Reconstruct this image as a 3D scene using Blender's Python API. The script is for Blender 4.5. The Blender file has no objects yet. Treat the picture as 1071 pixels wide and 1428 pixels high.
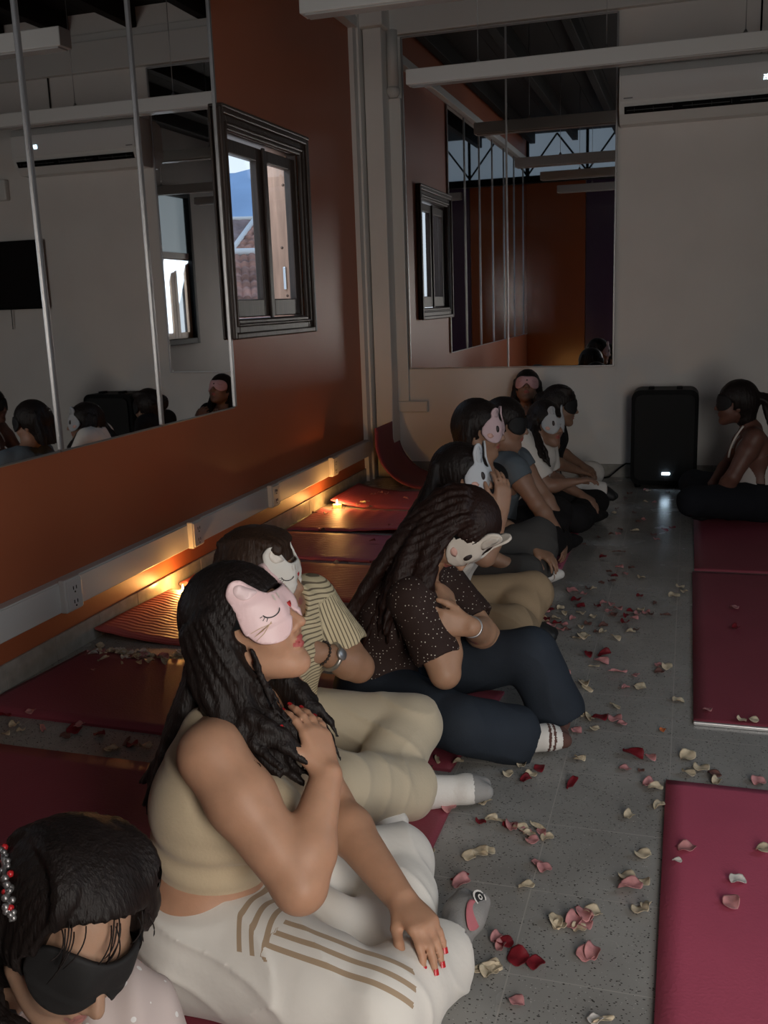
import bpy, bmesh, math, random
import numpy as np
from mathutils import Vector, Matrix
from mathutils.geometry import delaunay_2d_cdt
random.seed(7); NR = np.random.RandomState(5)
C = bpy.context.scene.collection
SC = bpy.context.scene
V = lambda *a: np.array(a, dtype=float)
def nrm(v): v = np.asarray(v, float); return v / np.linalg.norm(v)

# ------------------------------------------------------------------ camera
FPX, YAW, PITCH, ROLL, CH = 1354.2, -0.30605, 0.21152, 0.03581, 1.35
def cam_axes():
    cy, sy, cp, sp = math.cos(YAW), math.sin(YAW), math.cos(PITCH), math.sin(PITCH)
    f = V(sy*cp, cy*cp, -sp); r = V(cy, -sy, 0); d = np.cross(f, r)
    cr, sr = math.cos(ROLL), math.sin(ROLL)
    return cr*r + sr*d, -sr*r + cr*d, f
CR, CD, CF = cam_axes()
def ray(px, py): return nrm((px-535.5)*CR + (py-714.0)*CD + FPX*CF)
def aty(px, py, y): w = ray(px, py); t = y/w[1]; return V(w[0]*t, y, CH+w[2]*t)
def atz(px, py, z=0.0): w = ray(px, py); t = (z-CH)/w[2]; return V(w[0]*t, w[1]*t, z)
def atx(px, py, x): w = ray(px, py); t = x/w[0]; return V(x, w[1]*t, CH+w[2]*t)

# ------------------------------------------------------------------ materials
MATS = {}
def mat(name, col, rough=0.6, spec=0.5, metal=0.0, bump=None, noise=None, emit=None, sheen=0.0, trans=0.0, stretch=None, alpha=None, sss=0.0, coat=0.0):
    """bump=(scale,strength); noise=(scale,amount) lightness variation; emit=(col,strength)"""
    if name in MATS: return MATS[name]
    m = bpy.data.materials.new(name); m.use_nodes = True; nt = m.node_tree; N = nt.nodes; L = nt.links
    b = N['Principled BSDF']; c = (*col, 1)
    b.inputs['Base Color'].default_value = c; b.inputs['Roughness'].default_value = rough
    b.inputs['Specular IOR Level'].default_value = spec; b.inputs['Metallic'].default_value = metal
    if sheen: b.inputs['Sheen Weight'].default_value = sheen
    if trans: b.inputs['Transmission Weight'].default_value = trans
    if coat: b.inputs['Coat Weight'].default_value = coat
    if alpha is not None: b.inputs['Alpha'].default_value = alpha
    if sss:
        b.inputs['Subsurface Weight'].default_value = sss; b.inputs['Subsurface Radius'].default_value = (0.012, 0.005, 0.003); b.inputs['Subsurface Scale'].default_value = 1.0
    if bump or noise:
        tc = N.new('ShaderNodeTexCoord'); src = tc.outputs['Object']
        if stretch:
            mp = N.new('ShaderNodeMapping'); mp.inputs['Scale'].default_value = stretch; L.new(src, mp.inputs['Vector']); src = mp.outputs['Vector']
    if noise:
        t = N.new('ShaderNodeTexNoise'); t.inputs['Scale'].default_value = noise[0]; t.inputs['Detail'].default_value = 4; L.new(src, t.inputs['Vector'])
        r = N.new('ShaderNodeMapRange'); r.inputs['From Min'].default_value = .3; r.inputs['From Max'].default_value = .7
        r.inputs['To Min'].default_value = 1-noise[1]; r.inputs['To Max'].default_value = 1+noise[1]; L.new(t.outputs['Fac'], r.inputs['Value'])
        mx = N.new('ShaderNodeMix'); mx.data_type = 'RGBA'; mx.blend_type = 'MULTIPLY'; mx.inputs['Factor'].default_value = 1
        mx.inputs['A'].default_value = c; L.new(r.outputs['Result'], mx.inputs['B']); L.new(mx.outputs['Result'], b.inputs['Base Color'])
    if bump:
        t = N.new('ShaderNodeTexNoise'); t.inputs['Scale'].default_value = bump[0]; t.inputs['Detail'].default_value = 5; L.new(src, t.inputs['Vector'])
        bp = N.new('ShaderNodeBump'); bp.inputs['Strength'].default_value = bump[1]; bp.inputs['Distance'].default_value = 0.004
        L.new(t.outputs['Fac'], bp.inputs['Height']); L.new(bp.outputs['Normal'], b.inputs['Normal'])
    if emit:
        b.inputs['Emission Color'].default_value = (*emit[0], 1); b.inputs['Emission Strength'].default_value = emit[1]
    MATS[name] = m; return m

def stripes_mat(name, base, line, attr, period, width, rough=0.8, lim=None, sheen=0.0):
    """thin stripes at multiples of period of the float attribute attr (metres); lim=(lo,hi) on the attribute"""
    if name in MATS: return MATS[name]
    m = bpy.data.materials.new(name); m.use_nodes = True; nt = m.node_tree; N = nt.nodes; L = nt.links; b = N['Principled BSDF']
    b.inputs['Roughness'].default_value = rough; b.inputs['Specular IOR Level'].default_value = .25
    if sheen: b.inputs['Sheen Weight'].default_value = sheen
    a = N.new('ShaderNodeAttribute'); a.attribute_name = attr
    pp = N.new('ShaderNodeMath'); pp.operation = 'PINGPONG'; pp.inputs[1].default_value = period/2; L.new(a.outputs['Fac'], pp.inputs[0])
    lt = N.new('ShaderNodeMath'); lt.operation = 'LESS_THAN'; lt.inputs[1].default_value = width/2; L.new(pp.outputs[0], lt.inputs[0]); fac = lt.outputs[0]
    if lim:
        cmp_ = N.new('ShaderNodeMath'); cmp_.operation = 'COMPARE'; cmp_.inputs[1].default_value = (lim[0]+lim[1])/2; cmp_.inputs[2].default_value = (lim[1]-lim[0])/2
        L.new(a.outputs['Fac'], cmp_.inputs[0]); mu = N.new('ShaderNodeMath'); mu.operation = 'MULTIPLY'; L.new(fac, mu.inputs[0]); L.new(cmp_.outputs[0], mu.inputs[1]); fac = mu.outputs[0]
    mx = N.new('ShaderNodeMix'); mx.data_type = 'RGBA'; mx.inputs['A'].default_value = (*base, 1); mx.inputs['B'].default_value = (*line, 1)
    L.new(fac, mx.inputs['Factor']); L.new(mx.outputs['Result'], b.inputs['Base Color'])
    t = N.new('ShaderNodeTexNoise'); t.inputs['Scale'].default_value = 45; tc = N.new('ShaderNodeTexCoord'); L.new(tc.outputs['Object'], t.inputs['Vector'])
    bp = N.new('ShaderNodeBump'); bp.inputs['Strength'].default_value = .25; bp.inputs['Distance'].default_value = .004; L.new(t.outputs['Fac'], bp.inputs['Height']); L.new(bp.outputs['Normal'], b.inputs['Normal'])
    MATS[name] = m; return m

def dots_mat(name, base, dot, scale, size, rough=0.8):
    if name in MATS: return MATS[name]
    m = bpy.data.materials.new(name); m.use_nodes = True; nt = m.node_tree; N = nt.nodes; L = nt.links; b = N['Principled BSDF']; b.inputs['Roughness'].default_value = rough
    b.inputs['Specular IOR Level'].default_value = .25
    tc = N.new('ShaderNodeTexCoord'); v = N.new('ShaderNodeTexVoronoi'); v.inputs['Scale'].default_value = scale; v.inputs['Randomness'].default_value = .25
    L.new(tc.outputs['Object'], v.inputs['Vector']); lt = N.new('ShaderNodeMath'); lt.operation = 'LESS_THAN'; lt.inputs[1].default_value = size; L.new(v.outputs['Distance'], lt.inputs[0])
    mx = N.new('ShaderNodeMix'); mx.data_type = 'RGBA'; mx.inputs['A'].default_value = (*base, 1); mx.inputs['B'].default_value = (*dot, 1); L.new(lt.outputs[0], mx.inputs['Factor']); L.new(mx.outputs['Result'], b.inputs['Base Color'])
    MATS[name] = m; return m

# ------------------------------------------------------------------ object helpers
def tag(o, label=None, cat=None, group=None, kind=None):
    if label: o['label'] = label
    if cat: o['category'] = cat
    if group: o['group'] = group
    if kind: o['kind'] = kind
    return o
def empty(name, loc, label=None, cat=None, group=None, kind=None):
    o = bpy.data.objects.new(name, None); o.empty_display_size = .05; C.objects.link(o); o.location = loc
    return tag(o, label, cat, group, kind)
class MB:
    """collects boxes, tubes, lathes and prisms into ONE mesh object; coordinates are world unless a parent offset is given"""
    def __init__(s): s.bm = bmesh.new()
    def box(s, lo, hi, bev=0.0, mi=0, rot=None):
        lo = np.minimum(lo, hi); hi_ = np.maximum(lo, hi)
        r = bmesh.ops.create_cube(s.bm, size=1.0); vs = r['verts']; c = (np.array(lo)+np.array(hi_))/2; d = np.array(hi_)-np.array(lo)
        for v in vs: v.co = Vector((v.co.x*d[0], v.co.y*d[1], v.co.z*d[2]))
        if rot is not None:
            bmesh.ops.rotate(s.bm, verts=vs, cent=(0, 0, 0), matrix=rot)
        bmesh.ops.translate(s.bm, verts=vs, vec=c)
        fs = list({f for v in vs for f in v.link_faces})
        for f in fs: f.material_index = mi
        if bev:
            es = list({e for f in fs for e in f.edges})
            bmesh.ops.bevel(s.bm, geom=es, offset=bev, segments=2, profile=.5, affect='EDGES', material=mi)
        return s
    def tube(s, pts, rad, n=10, mi=0, cap=True):
        pts = [Vector(p) for p in pts]; rads = rad if hasattr(rad, '__len__') else [rad]*len(pts); rings = []
        up = Vector((0, 0, 1))
        for i, p in enumerate(pts):
            t = (pts[min(i+1, len(pts)-1)]-pts[max(i-1, 0)]).normalized()
            a = t.cross(up); a = a if a.length > 1e-3 else t.cross(Vector((1, 0, 0))); a.normalize(); b = t.cross(a).normalized()
            rings.append([s.bm.verts.new(p+rads[i]*(math.cos(2*math.pi*k/n)*a+math.sin(2*math.pi*k/n)*b)) for k in range(n)])
        for A, B in zip(rings, rings[1:]):
            for k in range(n):
                f = s.bm.faces.new((A[k], A[(k+1) % n], B[(k+1) % n], B[k])); f.smooth = True; f.material_index = mi
        if cap:
            for R in (rings[0], rings[-1]):
                f = s.bm.faces.new(R); f.material_index = mi
        return s
    def lathe(s, prof, center=(0, 0, 0), n=24, mi=0, axis=(0, 0, 1)):
        ax = Vector(axis).normalized(); q = Vector((0, 0, 1)).rotation_difference(ax); c = Vector(center); rings = []
        for r, z in prof:
            rings.append([s.bm.verts.new(c+q @ Vector((r*math.cos(2*math.pi*k/n), r*math.sin(2*math.pi*k/n), z))) for k in range(n)])
        for A, B in zip(rings, rings[1:]):
            for k in range(n):
                f = s.bm.faces.new((A[k], A[(k+1) % n], B[(k+1) % n], B[k])); f.smooth = True; f.material_index = mi
        for R in (rings[0], rings[-1]):
            if (R[0].co-R[n//2].co).length > 1e-5:
                f = s.bm.faces.new(R); f.material_index = mi
        return s
    def prism(s, poly, vec, mi=0):
        a = [s.bm.verts.new(p) for p in poly]; b = [s.bm.verts.new(Vector(p)+Vector(vec)) for p in poly]; n = len(a)
        fs = [s.bm.faces.new(a), s.bm.faces.new(list(reversed(b)))]
        for k in range(n): fs.append(s.bm.faces.new((a[k], b[k], b[(k+1) % n], a[(k+1) % n])))
        for f in fs: f.material_index = mi
        return s
    def grid(s, fn, nu, nv, mi=0, smooth=True):
        g = [[s.bm.verts.new(fn(i/nu, j/nv)) for j in range(nv+1)] for i in range(nu+1)]
        for i in range(nu):
            for j in range(nv):
                f = s.bm.faces.new((g[i][j], g[i+1][j], g[i+1][j+1], g[i][j+1])); f.smooth = smooth; f.material_index = mi
        return s
    def build(s, name, m, parent=None, loc=None, normals=True):
        if normals: bmesh.ops.recalc_face_normals(s.bm, faces=s.bm.faces)
        me = bpy.data.meshes.new(name); s.bm.to_mesh(me); s.bm.free()
        for x in (m if isinstance(m, (list, tuple)) else [m]): me.materials.append(x)
        o = bpy.data.objects.new(name, me); C.objects.link(o)
        off = None
        if parent is not None:
            o.parent = parent; off = world_loc(parent)
        elif loc is not None:
            off = Vector(loc); o.location = off
        if off is not None: me.transform(Matrix.Translation(-off))
        return o
def world_loc(o):
    p = Vector((0, 0, 0))
    while o is not None: p += o.location; o = o.parent
    return p
def struct(mb, name, m, parent=None):
    o = mb.build(name, m, parent)
    if parent is None: o['kind'] = 'structure'
    return o

# ------------------------------------------------------------------ signed distance modelling
def smin(a, b, k):
    if k <= 0: return np.minimum(a, b)
    h = np.maximum(k-np.abs(a-b), 0)/k
    return np.minimum(a, b)-h*h*k*.25
class SDF:
    def __init__(s, lo, hi, h):
        s.lo = np.array(lo, float); s.h = h; s.n = np.ceil((np.array(hi)-s.lo)/h).astype(int)+1
        s.f = np.full(tuple(s.n), 1.0, np.float32)
        s.ax = [(s.lo[i]+h*np.arange(s.n[i])).astype(np.float32) for i in range(3)]
    def reg(s, lo, hi):
        a = np.clip(np.floor((np.array(lo)-s.lo)/s.h).astype(int), 0, s.n); b = np.clip(np.ceil((np.array(hi)-s.lo)/s.h).astype(int)+1, 0, s.n)
        if np.any(b <= a): return None
        sl = tuple(slice(a[i], b[i]) for i in range(3))
        return sl, s.ax[0][sl[0]][:, None, None], s.ax[1][sl[1]][None, :, None], s.ax[2][sl[2]][None, None, :]
    def put(s, sl, d, k, op):
        if op == 'u': s.f[sl] = smin(s.f[sl], d, k)
        elif op == 's': s.f[sl] = -smin(-s.f[sl], d, k)
        else: s.f[sl] = -smin(-s.f[sl], -d, k)
    def cone(s, a, b, ra, rb=None, k=.012, op='u', flat=None):
        rb = ra if rb is None else rb; a = np.asarray(a, float); b = np.asarray(b, float); m = max(ra, rb)+k+3*s.h
        g = s.reg(np.minimum(a, b)-m, np.maximum(a, b)+m)
        if g is None: return s
        sl, X, Y, Z = g; ab = b-a; L2 = max(float(ab@ab), 1e-12)
        t = np.clip(((X-a[0])*ab[0]+(Y-a[1])*ab[1]+(Z-a[2])*ab[2])/L2, 0, 1)
        dx = X-a[0]-t*ab[0]; dy = Y-a[1]-t*ab[1]; dz = Z-a[2]-t*ab[2]
        if flat is not None:   # (unit vector, factor): squash the section along the vector
            n, q = flat; e = (dx*n[0]+dy*n[1]+dz*n[2])*(1/q-1); dx = dx+e*n[0]; dy = dy+e*n[1]; dz = dz+e*n[2]
        s.put(sl, (np.sqrt(dx*dx+dy*dy+dz*dz)-(ra+(rb-ra)*t)).astype(np.float32), k, op); return s
    def chain(s, pts, rads, k=.012, op='u'):
        rads = rads if hasattr(rads, '__len__') else [rads]*len(pts)
        for i in range(len(pts)-1): s.cone(pts[i], pts[i+1], rads[i], rads[i+1], k, op)
        return s
    def ell(s, c, r, axes=None, k=.012, op='u'):
        c = np.asarray(c, float); r = np.asarray(r, float); m = r.max()+k+3*s.h
        g = s.reg(c-m, c+m)
        if g is None: return s
        sl, X, Y, Z = g; A = np.eye(3) if axes is None else np.array(axes)
        x, y, z = X-c[0], Y-c[1], Z-c[2]
        q = [(x*A[i][0]+y*A[i][1]+z*A[i][2])/r[i] for i in range(3)]
        k0 = np.sqrt(q[0]**2+q[1]**2+q[2]**2)+1e-6; k1 = np.sqrt((q[0]/r[0])**2+(q[1]/r[1])**2+(q[2]/r[2])**2)+1e-6
        s.put(sl, (k0*(k0-1)/k1).astype(np.float32), k, op); return s
    def plane(s, n, p, k=.004):
        """keep the side the normal points away from"""
        n = nrm(n); X, Y, Z = s.ax[0][:, None, None], s.ax[1][None, :, None], s.ax[2][None, None, :]
        d = (X-p[0])*n[0]+(Y-p[1])*n[1]+(Z-p[2])*n[2]; s.f = -smin(-s.f, -d.astype(np.float32), k); return s
    def disp(s, fn):
        X, Y, Z = s.ax[0][:, None, None], s.ax[1][None, :, None], s.ax[2][None, None, :]
        s.f = np.where(np.abs(s.f) < .08, s.f+fn(X, Y, Z).astype(np.float32), s.f); return s
    def mesh(s):
        f = s.f; h = s.h; sg = f < 0
        c8 = [sg[i:i+f.shape[0]-1, j:j+f.shape[1]-1, k:k+f.shape[2]-1] for i in (0, 1) for j in (0, 1) for k in (0, 1)]
        cnt = sum(c.astype(np.int8) for c in c8); act = (cnt > 0) & (cnt < 8)
        I = np.argwhere(act); vid = np.full(act.shape, -1, np.int64); vid[act] = np.arange(len(I))
        cor = np.array([(i, j, k) for i in (0, 1) for j in (0, 1) for k in (0, 1)])
        val = np.stack([f[I[:, 0]+c[0], I[:, 1]+c[1], I[:, 2]+c[2]] for c in cor], 1)
        acc = np.zeros((len(I), 3)); n = np.zeros(len(I))
        for a in range(8):
            for b in range(a+1, 8):
                if np.abs(cor[a]-cor[b]).sum() != 1: continue
                x = (val[:, a] < 0) != (val[:, b] < 0); t = val[:, a]/(val[:, a]-val[:, b]+1e-12)
                acc += np.where(x[:, None], cor[a]+(cor[b]-cor[a])*np.where(x, t, 0)[:, None], 0); n += x
        P = s.lo+h*(I+acc/n[:, None]); Q = []
        for ax in range(3):
            o = [i for i in range(3) if i != ax]
            A = np.moveaxis(sg, ax, 0); ch = A[1:] != A[:-1]; E = np.argwhere(ch)
            m = (E[:, 1] > 0) & (E[:, 2] > 0) & (E[:, 1] < A.shape[1]-1) & (E[:, 2] < A.shape[2]-1); E = E[m]
            Vv = np.moveaxis(vid, ax, 0); ins = A[E[:, 0], E[:, 1], E[:, 2]]
            q = np.stack([Vv[E[:, 0], E[:, 1]-1, E[:, 2]-1], Vv[E[:, 0], E[:, 1], E[:, 2]-1], Vv[E[:, 0], E[:, 1], E[:, 2]], Vv[E[:, 0], E[:, 1]-1, E[:, 2]]], 1)
            flip = ins if ax != 1 else ~ins
            q[~flip] = q[~flip][:, ::-1]; Q.append(q)
        return P, np.concatenate(Q)
    def build(s, name, mats, parent=None, mi=None, attrs=None, smooth=1):
        P, Q = s.mesh()
        if len(P) == 0: raise RuntimeError('empty field '+name)
        for _ in range(smooth):
            A = np.zeros_like(P); n = np.zeros(len(P))
            for i in range(4):
                np.add.at(A, Q[:, i], P[Q[:, (i+1) % 4]]+P[Q[:, (i-1) % 4]]); np.add.at(n, Q[:, i], 2)
            P = P*.5+.5*A/np.maximum(n, 1)[:, None]
        W = P
        off = np.array(world_loc(parent)) if parent is not None else np.zeros(3)
        me = bpy.data.meshes.new(name); me.vertices.add(len(P)); me.vertices.foreach_set('co', (P-off).astype(np.float32).ravel())
        me.loops.add(len(Q)*4); me.loops.foreach_set('vertex_index', Q.astype(np.int32).ravel()); me.polygons.add(len(Q))
        me.polygons.foreach_set('loop_start', np.arange(0, len(Q)*4, 4, dtype=np.int32))
        me.polygons.foreach_set('use_smooth', np.ones(len(Q), bool))
        for x in (mats if isinstance(mats, (list, tuple)) else [mats]): me.materials.append(x)
        if mi is not None: me.polygons.foreach_set('material_index', mi(W[Q].mean(1)).astype(np.int32))
        for nm, fn in (attrs or {}).items():
            me.attributes.new(nm, 'FLOAT', 'POINT').data.foreach_set('value', fn(W).astype(np.float32))
        me.update(calc_edges=True); me.validate()
        o = bpy.data.objects.new(name, me); C.objects.link(o)
        if parent is not None: o.parent = parent
        return o
# ------------------------------------------------------------------ the room
XL, YB, XR, YR, ZC = -2.38, 7.45, 2.0, -0.25, 3.72
M_white = mat('white_wall_paint', (.70, .67, .64), .75, .3, noise=(3, .03), bump=(60, .12))
M_orange = mat('orange_wall_paint', (.335, .095, .042), .46, .45, noise=(2, .04), bump=(60, .1))
M_trimw = mat('white_enamel', (.62, .61, .59), .45, .4)
M_dark = mat('dark_ceiling_wood', (.009, .0055, .004), .7, .2, noise=(6, .3))
M_chrome = mat('brushed_aluminium', (.36, .35, .35), .38, .5, .8)
M_mirror = mat('mirror_silver', (.8, .8, .8), .012, .5, 1.0)
M_black = mat('black_plastic', (.0035, .0035, .004), .55, .1)
M_blackgloss = mat('black_screen_glass', (.004, .004, .005), .12, .5)
M_wood = mat('dark_varnished_wood', (.05, .033, .026), .42, .35, noise=(9, .35), stretch=(6, 6, .6))
M_plastic = mat('white_plastic', (.68, .68, .66), .3, .5)

def floor_mat():
    m = bpy.data.materials.new('terrazzo_floor_tiles'); m.use_nodes = True; nt = m.node_tree; N = nt.nodes; L = nt.links; b = N['Principled BSDF']
    tc = N.new('ShaderNodeTexCoord'); src = tc.outputs['Object']
    n1 = N.new('ShaderNodeTexNoise'); n1.inputs['Scale'].default_value = 3.5; n1.inputs['Detail'].default_value = 5; L.new(src, n1.inputs['Vector'])
    r1 = N.new('ShaderNodeValToRGB'); r1.color_ramp.elements[0].position = .3; r1.color_ramp.elements[0].color = (.235, .225, .21, 1); r1.color_ramp.elements[1].position = .7; r1.color_ramp.elements[1].color = (.32, .31, .29, 1)
    L.new(n1.outputs['Fac'], r1.inputs['Fac'])
    # dark chips, two sizes
    col = r1.outputs['Color']
    for sc, th, c, rnd in ((95, .3, (.05, .045, .04), 1), (52, .2, (.08, .075, .07), 1), (120, .22, (.5, .48, .45), 1)):
        mp = N.new('ShaderNodeMapping'); mp.inputs['Scale'].default_value = (1, 1.5, 1); mp.inputs['Location'].default_value = (sc*.37, sc*.11, 0); L.new(src, mp.inputs['Vector'])
        v = N.new('ShaderNodeTexVoronoi'); v.inputs['Scale'].default_value = sc; L.new(mp.outputs['Vector'], v.inputs['Vector'])
        n2 = N.new('ShaderNodeTexNoise'); n2.inputs['Scale'].default_value = sc*.6; L.new(src, n2.inputs['Vector'])
        ad = N.new('ShaderNodeMath'); ad.operation = 'MULTIPLY_ADD'; ad.inputs[1].default_value = .55; L.new(n2.outputs['Fac'], ad.inputs[0]); L.new(v.outputs['Distance'], ad.inputs[2])
        lt = N.new('ShaderNodeMath'); lt.operation = 'LESS_THAN'; lt.inputs[1].default_value = th+.155; L.new(ad.outputs[0], lt.inputs[0])
        mx = N.new('ShaderNodeMix'); mx.data_type = 'RGBA'; L.new(lt.outputs[0], mx.inputs['Factor']); L.new(col, mx.inputs['A']); mx.inputs['B'].default_value = (*c, 1); col = mx.outputs['Result']
    mp = N.new('ShaderNodeMapping'); mp.inputs['Location'].default_value = (.015+.3, .07, 0); L.new(src, mp.inputs['Vector'])
    br = N.new('ShaderNodeTexBrick'); br.offset = 0; br.inputs['Scale'].default_value = 1; br.inputs['Brick Width'].default_value = .3; br.inputs['Row Height'].default_value = .3
    br.inputs['Mortar Size'].default_value = .0018; br.inputs['Mortar Smooth'].default_value = .3; L.new(mp.outputs['Vector'], br.inputs['Vector'])
    mx = N.new('ShaderNodeMix'); mx.data_type = 'RGBA'; L.new(br.outputs['Fac'], mx.inputs['Factor']); L.new(col, mx.inputs['A']); mx.inputs['B'].default_value = (.36, .34, .31, 1)
    L.new(mx.outputs['Result'], b.inputs['Base Color']); b.inputs['Specular IOR Level'].default_value = .45
    n3 = N.new('ShaderNodeTexNoise'); n3.inputs['Scale'].default_value = 5; L.new(src, n3.inputs['Vector'])
    rr = N.new('ShaderNodeMapRange'); rr.inputs['To Min'].default_value = .16; rr.inputs['To Max'].default_value = .34; L.new(n3.outputs['Fac'], rr.inputs['Value']); L.new(rr.outputs['Result'], b.inputs['Roughness'])
    return m
M_floor = floor_mat()
struct(MB().box((XL-.15, YR-.15, -.1), (XR+.15, YB+.15, 0)), 'floor', M_floor)
# left wall with the window opening
WY0, WY1, WZ0, WZ1 = 4.93, 5.98, 1.27, 2.29
wl = MB()
wl.box((XL-.15, YR-.15, 0), (XL, WY0, ZC)); wl.box((XL-.15, WY1, 0), (XL, YB+.15, ZC)); wl.box((XL-.15, WY0, 0), (XL, WY1, WZ0)); wl.box((XL-.15, WY0, WZ1), (XL, WY1, ZC))
struct(wl, 'wall_left', M_orange)
struct(MB().box((XL, YB, 0), (XR, YB+.15, ZC)), 'wall_back', M_white)
# right wall with a tall opening (frosted upper light and a wooden window below)
RY0, RY1, RZ0, RZ1 = 2.2, 3.08, .95, 2.88
wr = MB()
wr.box((XR, YR-.15, 0), (XR+.15, RY0, ZC)); wr.box((XR, RY1, 0), (XR+.15, YB+.15, ZC)); wr.box((XR, RY0, 0), (XR+.15, RY1, RZ0)); wr.box((XR, RY0, RZ1), (XR+.15, RY1, ZC))
M_greyw = mat('grey_wall_paint', (.4, .38, .36), .8, .3, noise=(3, .04))
struct(wr, 'wall_right', M_greyw)
M_orgloss = mat('glossy_orange_panel', (.36, .085, .02), .16, .5)
M_puloss = mat('glossy_purple_panel', (.085, .05, .10), .16, .5)
CL0, CL1 = 3.02, 3.12
DX0, DX1 = .5, 1.35   # made-up doorway, added to carry the key light
rear = struct(MB().box((XL, YR-.15, 0), (DX0, YR-.02, CL0)).box((DX1, YR-.15, 0), (XR, YR-.02, CL0)).box((DX0, YR-.15, 2.1), (DX1, YR-.02, CL0)), 'wall_rear', M_greyw)
xs = [XL, -1.5, -.62, DX0-.05]
for i in range(3):
    MB().box((xs[i]+.004, YR-.02, .1), (xs[i+1]-.004, YR, CL0-.01), bev=.003).build('partition_panel', M_orgloss if i % 2 == 0 else M_puloss, rear)
MB().box((XL, YR-.15, CL0), (XR, YR+.03, CL1), bev=.005).build('top_rail', M_black, rear)
M_frost = mat('frosted_daylight_pane', (.5, .56, .62), .5, .4, emit=((.55, .72, .9), .2))
cl = MB().box((XL, YR-.13, CL1), (XR, YR-.11, ZC)).build('clerestory_pane', M_frost, rear)
tr = MB()
for k in range(5):
    x0 = XL+.02+k*.87
    tr.tube([(x0, YR-.06, CL1), (x0, YR-.06, ZC)], .022, 8); tr.tube([(x0, YR-.06, CL1+.02), (x0+.43, YR-.06, ZC-.02)], .014, 8); tr.tube([(x0+.43, YR-.06, ZC-.02), (x0+.87, YR-.06, CL1+.02)], .014, 8)
tr.build('truss', M_black, rear)
# ceiling boards and rafters
ce = MB()
for i in range(15):
    x0 = XL-.15+i*.312; ce.box((x0+.002, YR-.15, ZC), (x0+.31, YB+.15, ZC+.04))
ceil = struct(ce, 'ceiling', M_dark)
for k in range(7):
    x = XL+.1+k*.62
    MB().box((x-.04, YR, ZC-.15), (x+.04, YB+.02, ZC), bev=.004).build('rafter', M_dark, ceil)
# ledge and beam lines of the upper walls
struct(MB().box((XL, YB-.06, 3.27), (XR, YB, 3.5), bev=.006).box((XL, YB-.035, 3.5), (XR, YB, 3.56), bev=.004), 'trim_1', M_trimw)
struct(MB().box((XL, YR, 3.27), (XL+.07, 7.1, 3.34), bev=.004), 'trim_2', M_trimw)
# corner pilaster: narrow cheek on the orange wall, square column, round downpipe
tp = MB().box((XL, 7.08, 0), (XL+.035, YB, ZC)).box((XL+.035, 7.16, 0), (XL+.05, 7.2, ZC))
tp.box((XL+.05, 7.26, 0), (XL+.19, YB, 3.3), bev=.008).box((XL+.02, 7.2, 3.3), (XL+.22, YB, ZC), bev=.01)
struct(tp, 'trim_3', M_white)
M_skirt = mat('grey_tile_skirting', (.3, .285, .26), .22, .5, noise=(20, .15))
for nm, lo, hi, ax in (('baseboard_left', (XL, YR, 0), (XL+.012, 7.08, .1), 1), ('baseboard_back', (XL+.19, YB-.012, 0), (XR, YB, .1), 0)):
    mb = MB(); n = int(round((hi[ax]-lo[ax])/.3))
    for i in range(n):
        a, b = list(lo), list(hi); s = (hi[ax]-lo[ax])/n; a[ax] = lo[ax]+i*s+.001; b[ax] = lo[ax]+(i+1)*s-.001; mb.box(a, b, bev=.002)
    struct(mb, nm, M_skirt)

# ------------------------------------------------------------------ windows
def sash(parent, X0, X1, y0, y1, z0, z1, st, m, gm, glassname='glass_pane', bot=None):
    bot = bot or st
    mb = MB().box((X0, y0, z0), (X1, y0+st, z1), bev=.006).box((X0, y1-st, z0), (X1, y1, z1), bev=.006)
    mb.box((X0, y0+st, z1-st), (X1, y1-st, z1), bev=.006).box((X0, y0+st, z0), (X1, y1-st, z0+bot), bev=.006)
    s = mb.build('sash', m, parent); xm = (X0+X1)/2
    MB().box((xm-.002, y0+st-.005, z0+bot-.005), (xm+.002, y1-st+.005, z1-st+.005)).build(glassname, gm, s); return s
def glass_mat():
    m = bpy.data.materials.new('clear_window_glass'); m.use_nodes = True; nt = m.node_tree; N = nt.nodes; L = nt.links
    N.remove(N['Principled BSDF']); t = N.new('ShaderNodeBsdfTransparent'); t.inputs['Color'].default_value = (.93, .96, .97, 1); g = N.new('ShaderNodeBsdfGlossy'); g.inputs['Roughness'].default_value = .02
    fr = N.new('ShaderNodeFresnel'); fr.inputs['IOR'].default_value = 1.3; ge = N.new('ShaderNodeNewGeometry'); iv = N.new('ShaderNodeMath'); iv.operation = 'SUBTRACT'; iv.inputs[0].default_value = 1; L.new(ge.outputs['Backfacing'], iv.inputs[1]); mu = N.new('ShaderNodeMath'); mu.operation = 'MULTIPLY'; L.new(fr.outputs[0], mu.inputs[0]); L.new(iv.outputs[0], mu.inputs[1]); mx = N.new('ShaderNodeMixShader'); L.new(mu.outputs[0], mx.inputs[0]); L.new(t.outputs[0], mx.inputs[1]); L.new(g.outputs[0], mx.inputs[2]); L.new(mx.outputs[0], N['Material Output'].inputs['Surface']); return m
M_glass = glass_mat()
w1 = MB()
cy0, cy1, cz0, cz1 = 4.84, 6.07, 1.19, 2.37   # outer casing
def casing(mb, p, lo, hi, y0, y1, z0, z1, w):
    mb.box((lo, y0, z0), (hi, y0+w, z1), bev=.008); mb.box((lo, y1-w, z0), (hi, y1, z1), bev=.008); mb.box((lo, y0+w, z1-w), (hi, y1-w, z1), bev=.008); mb.box((lo, y0+w, z0), (hi, y1-w, z0+w), bev=.008)
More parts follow.
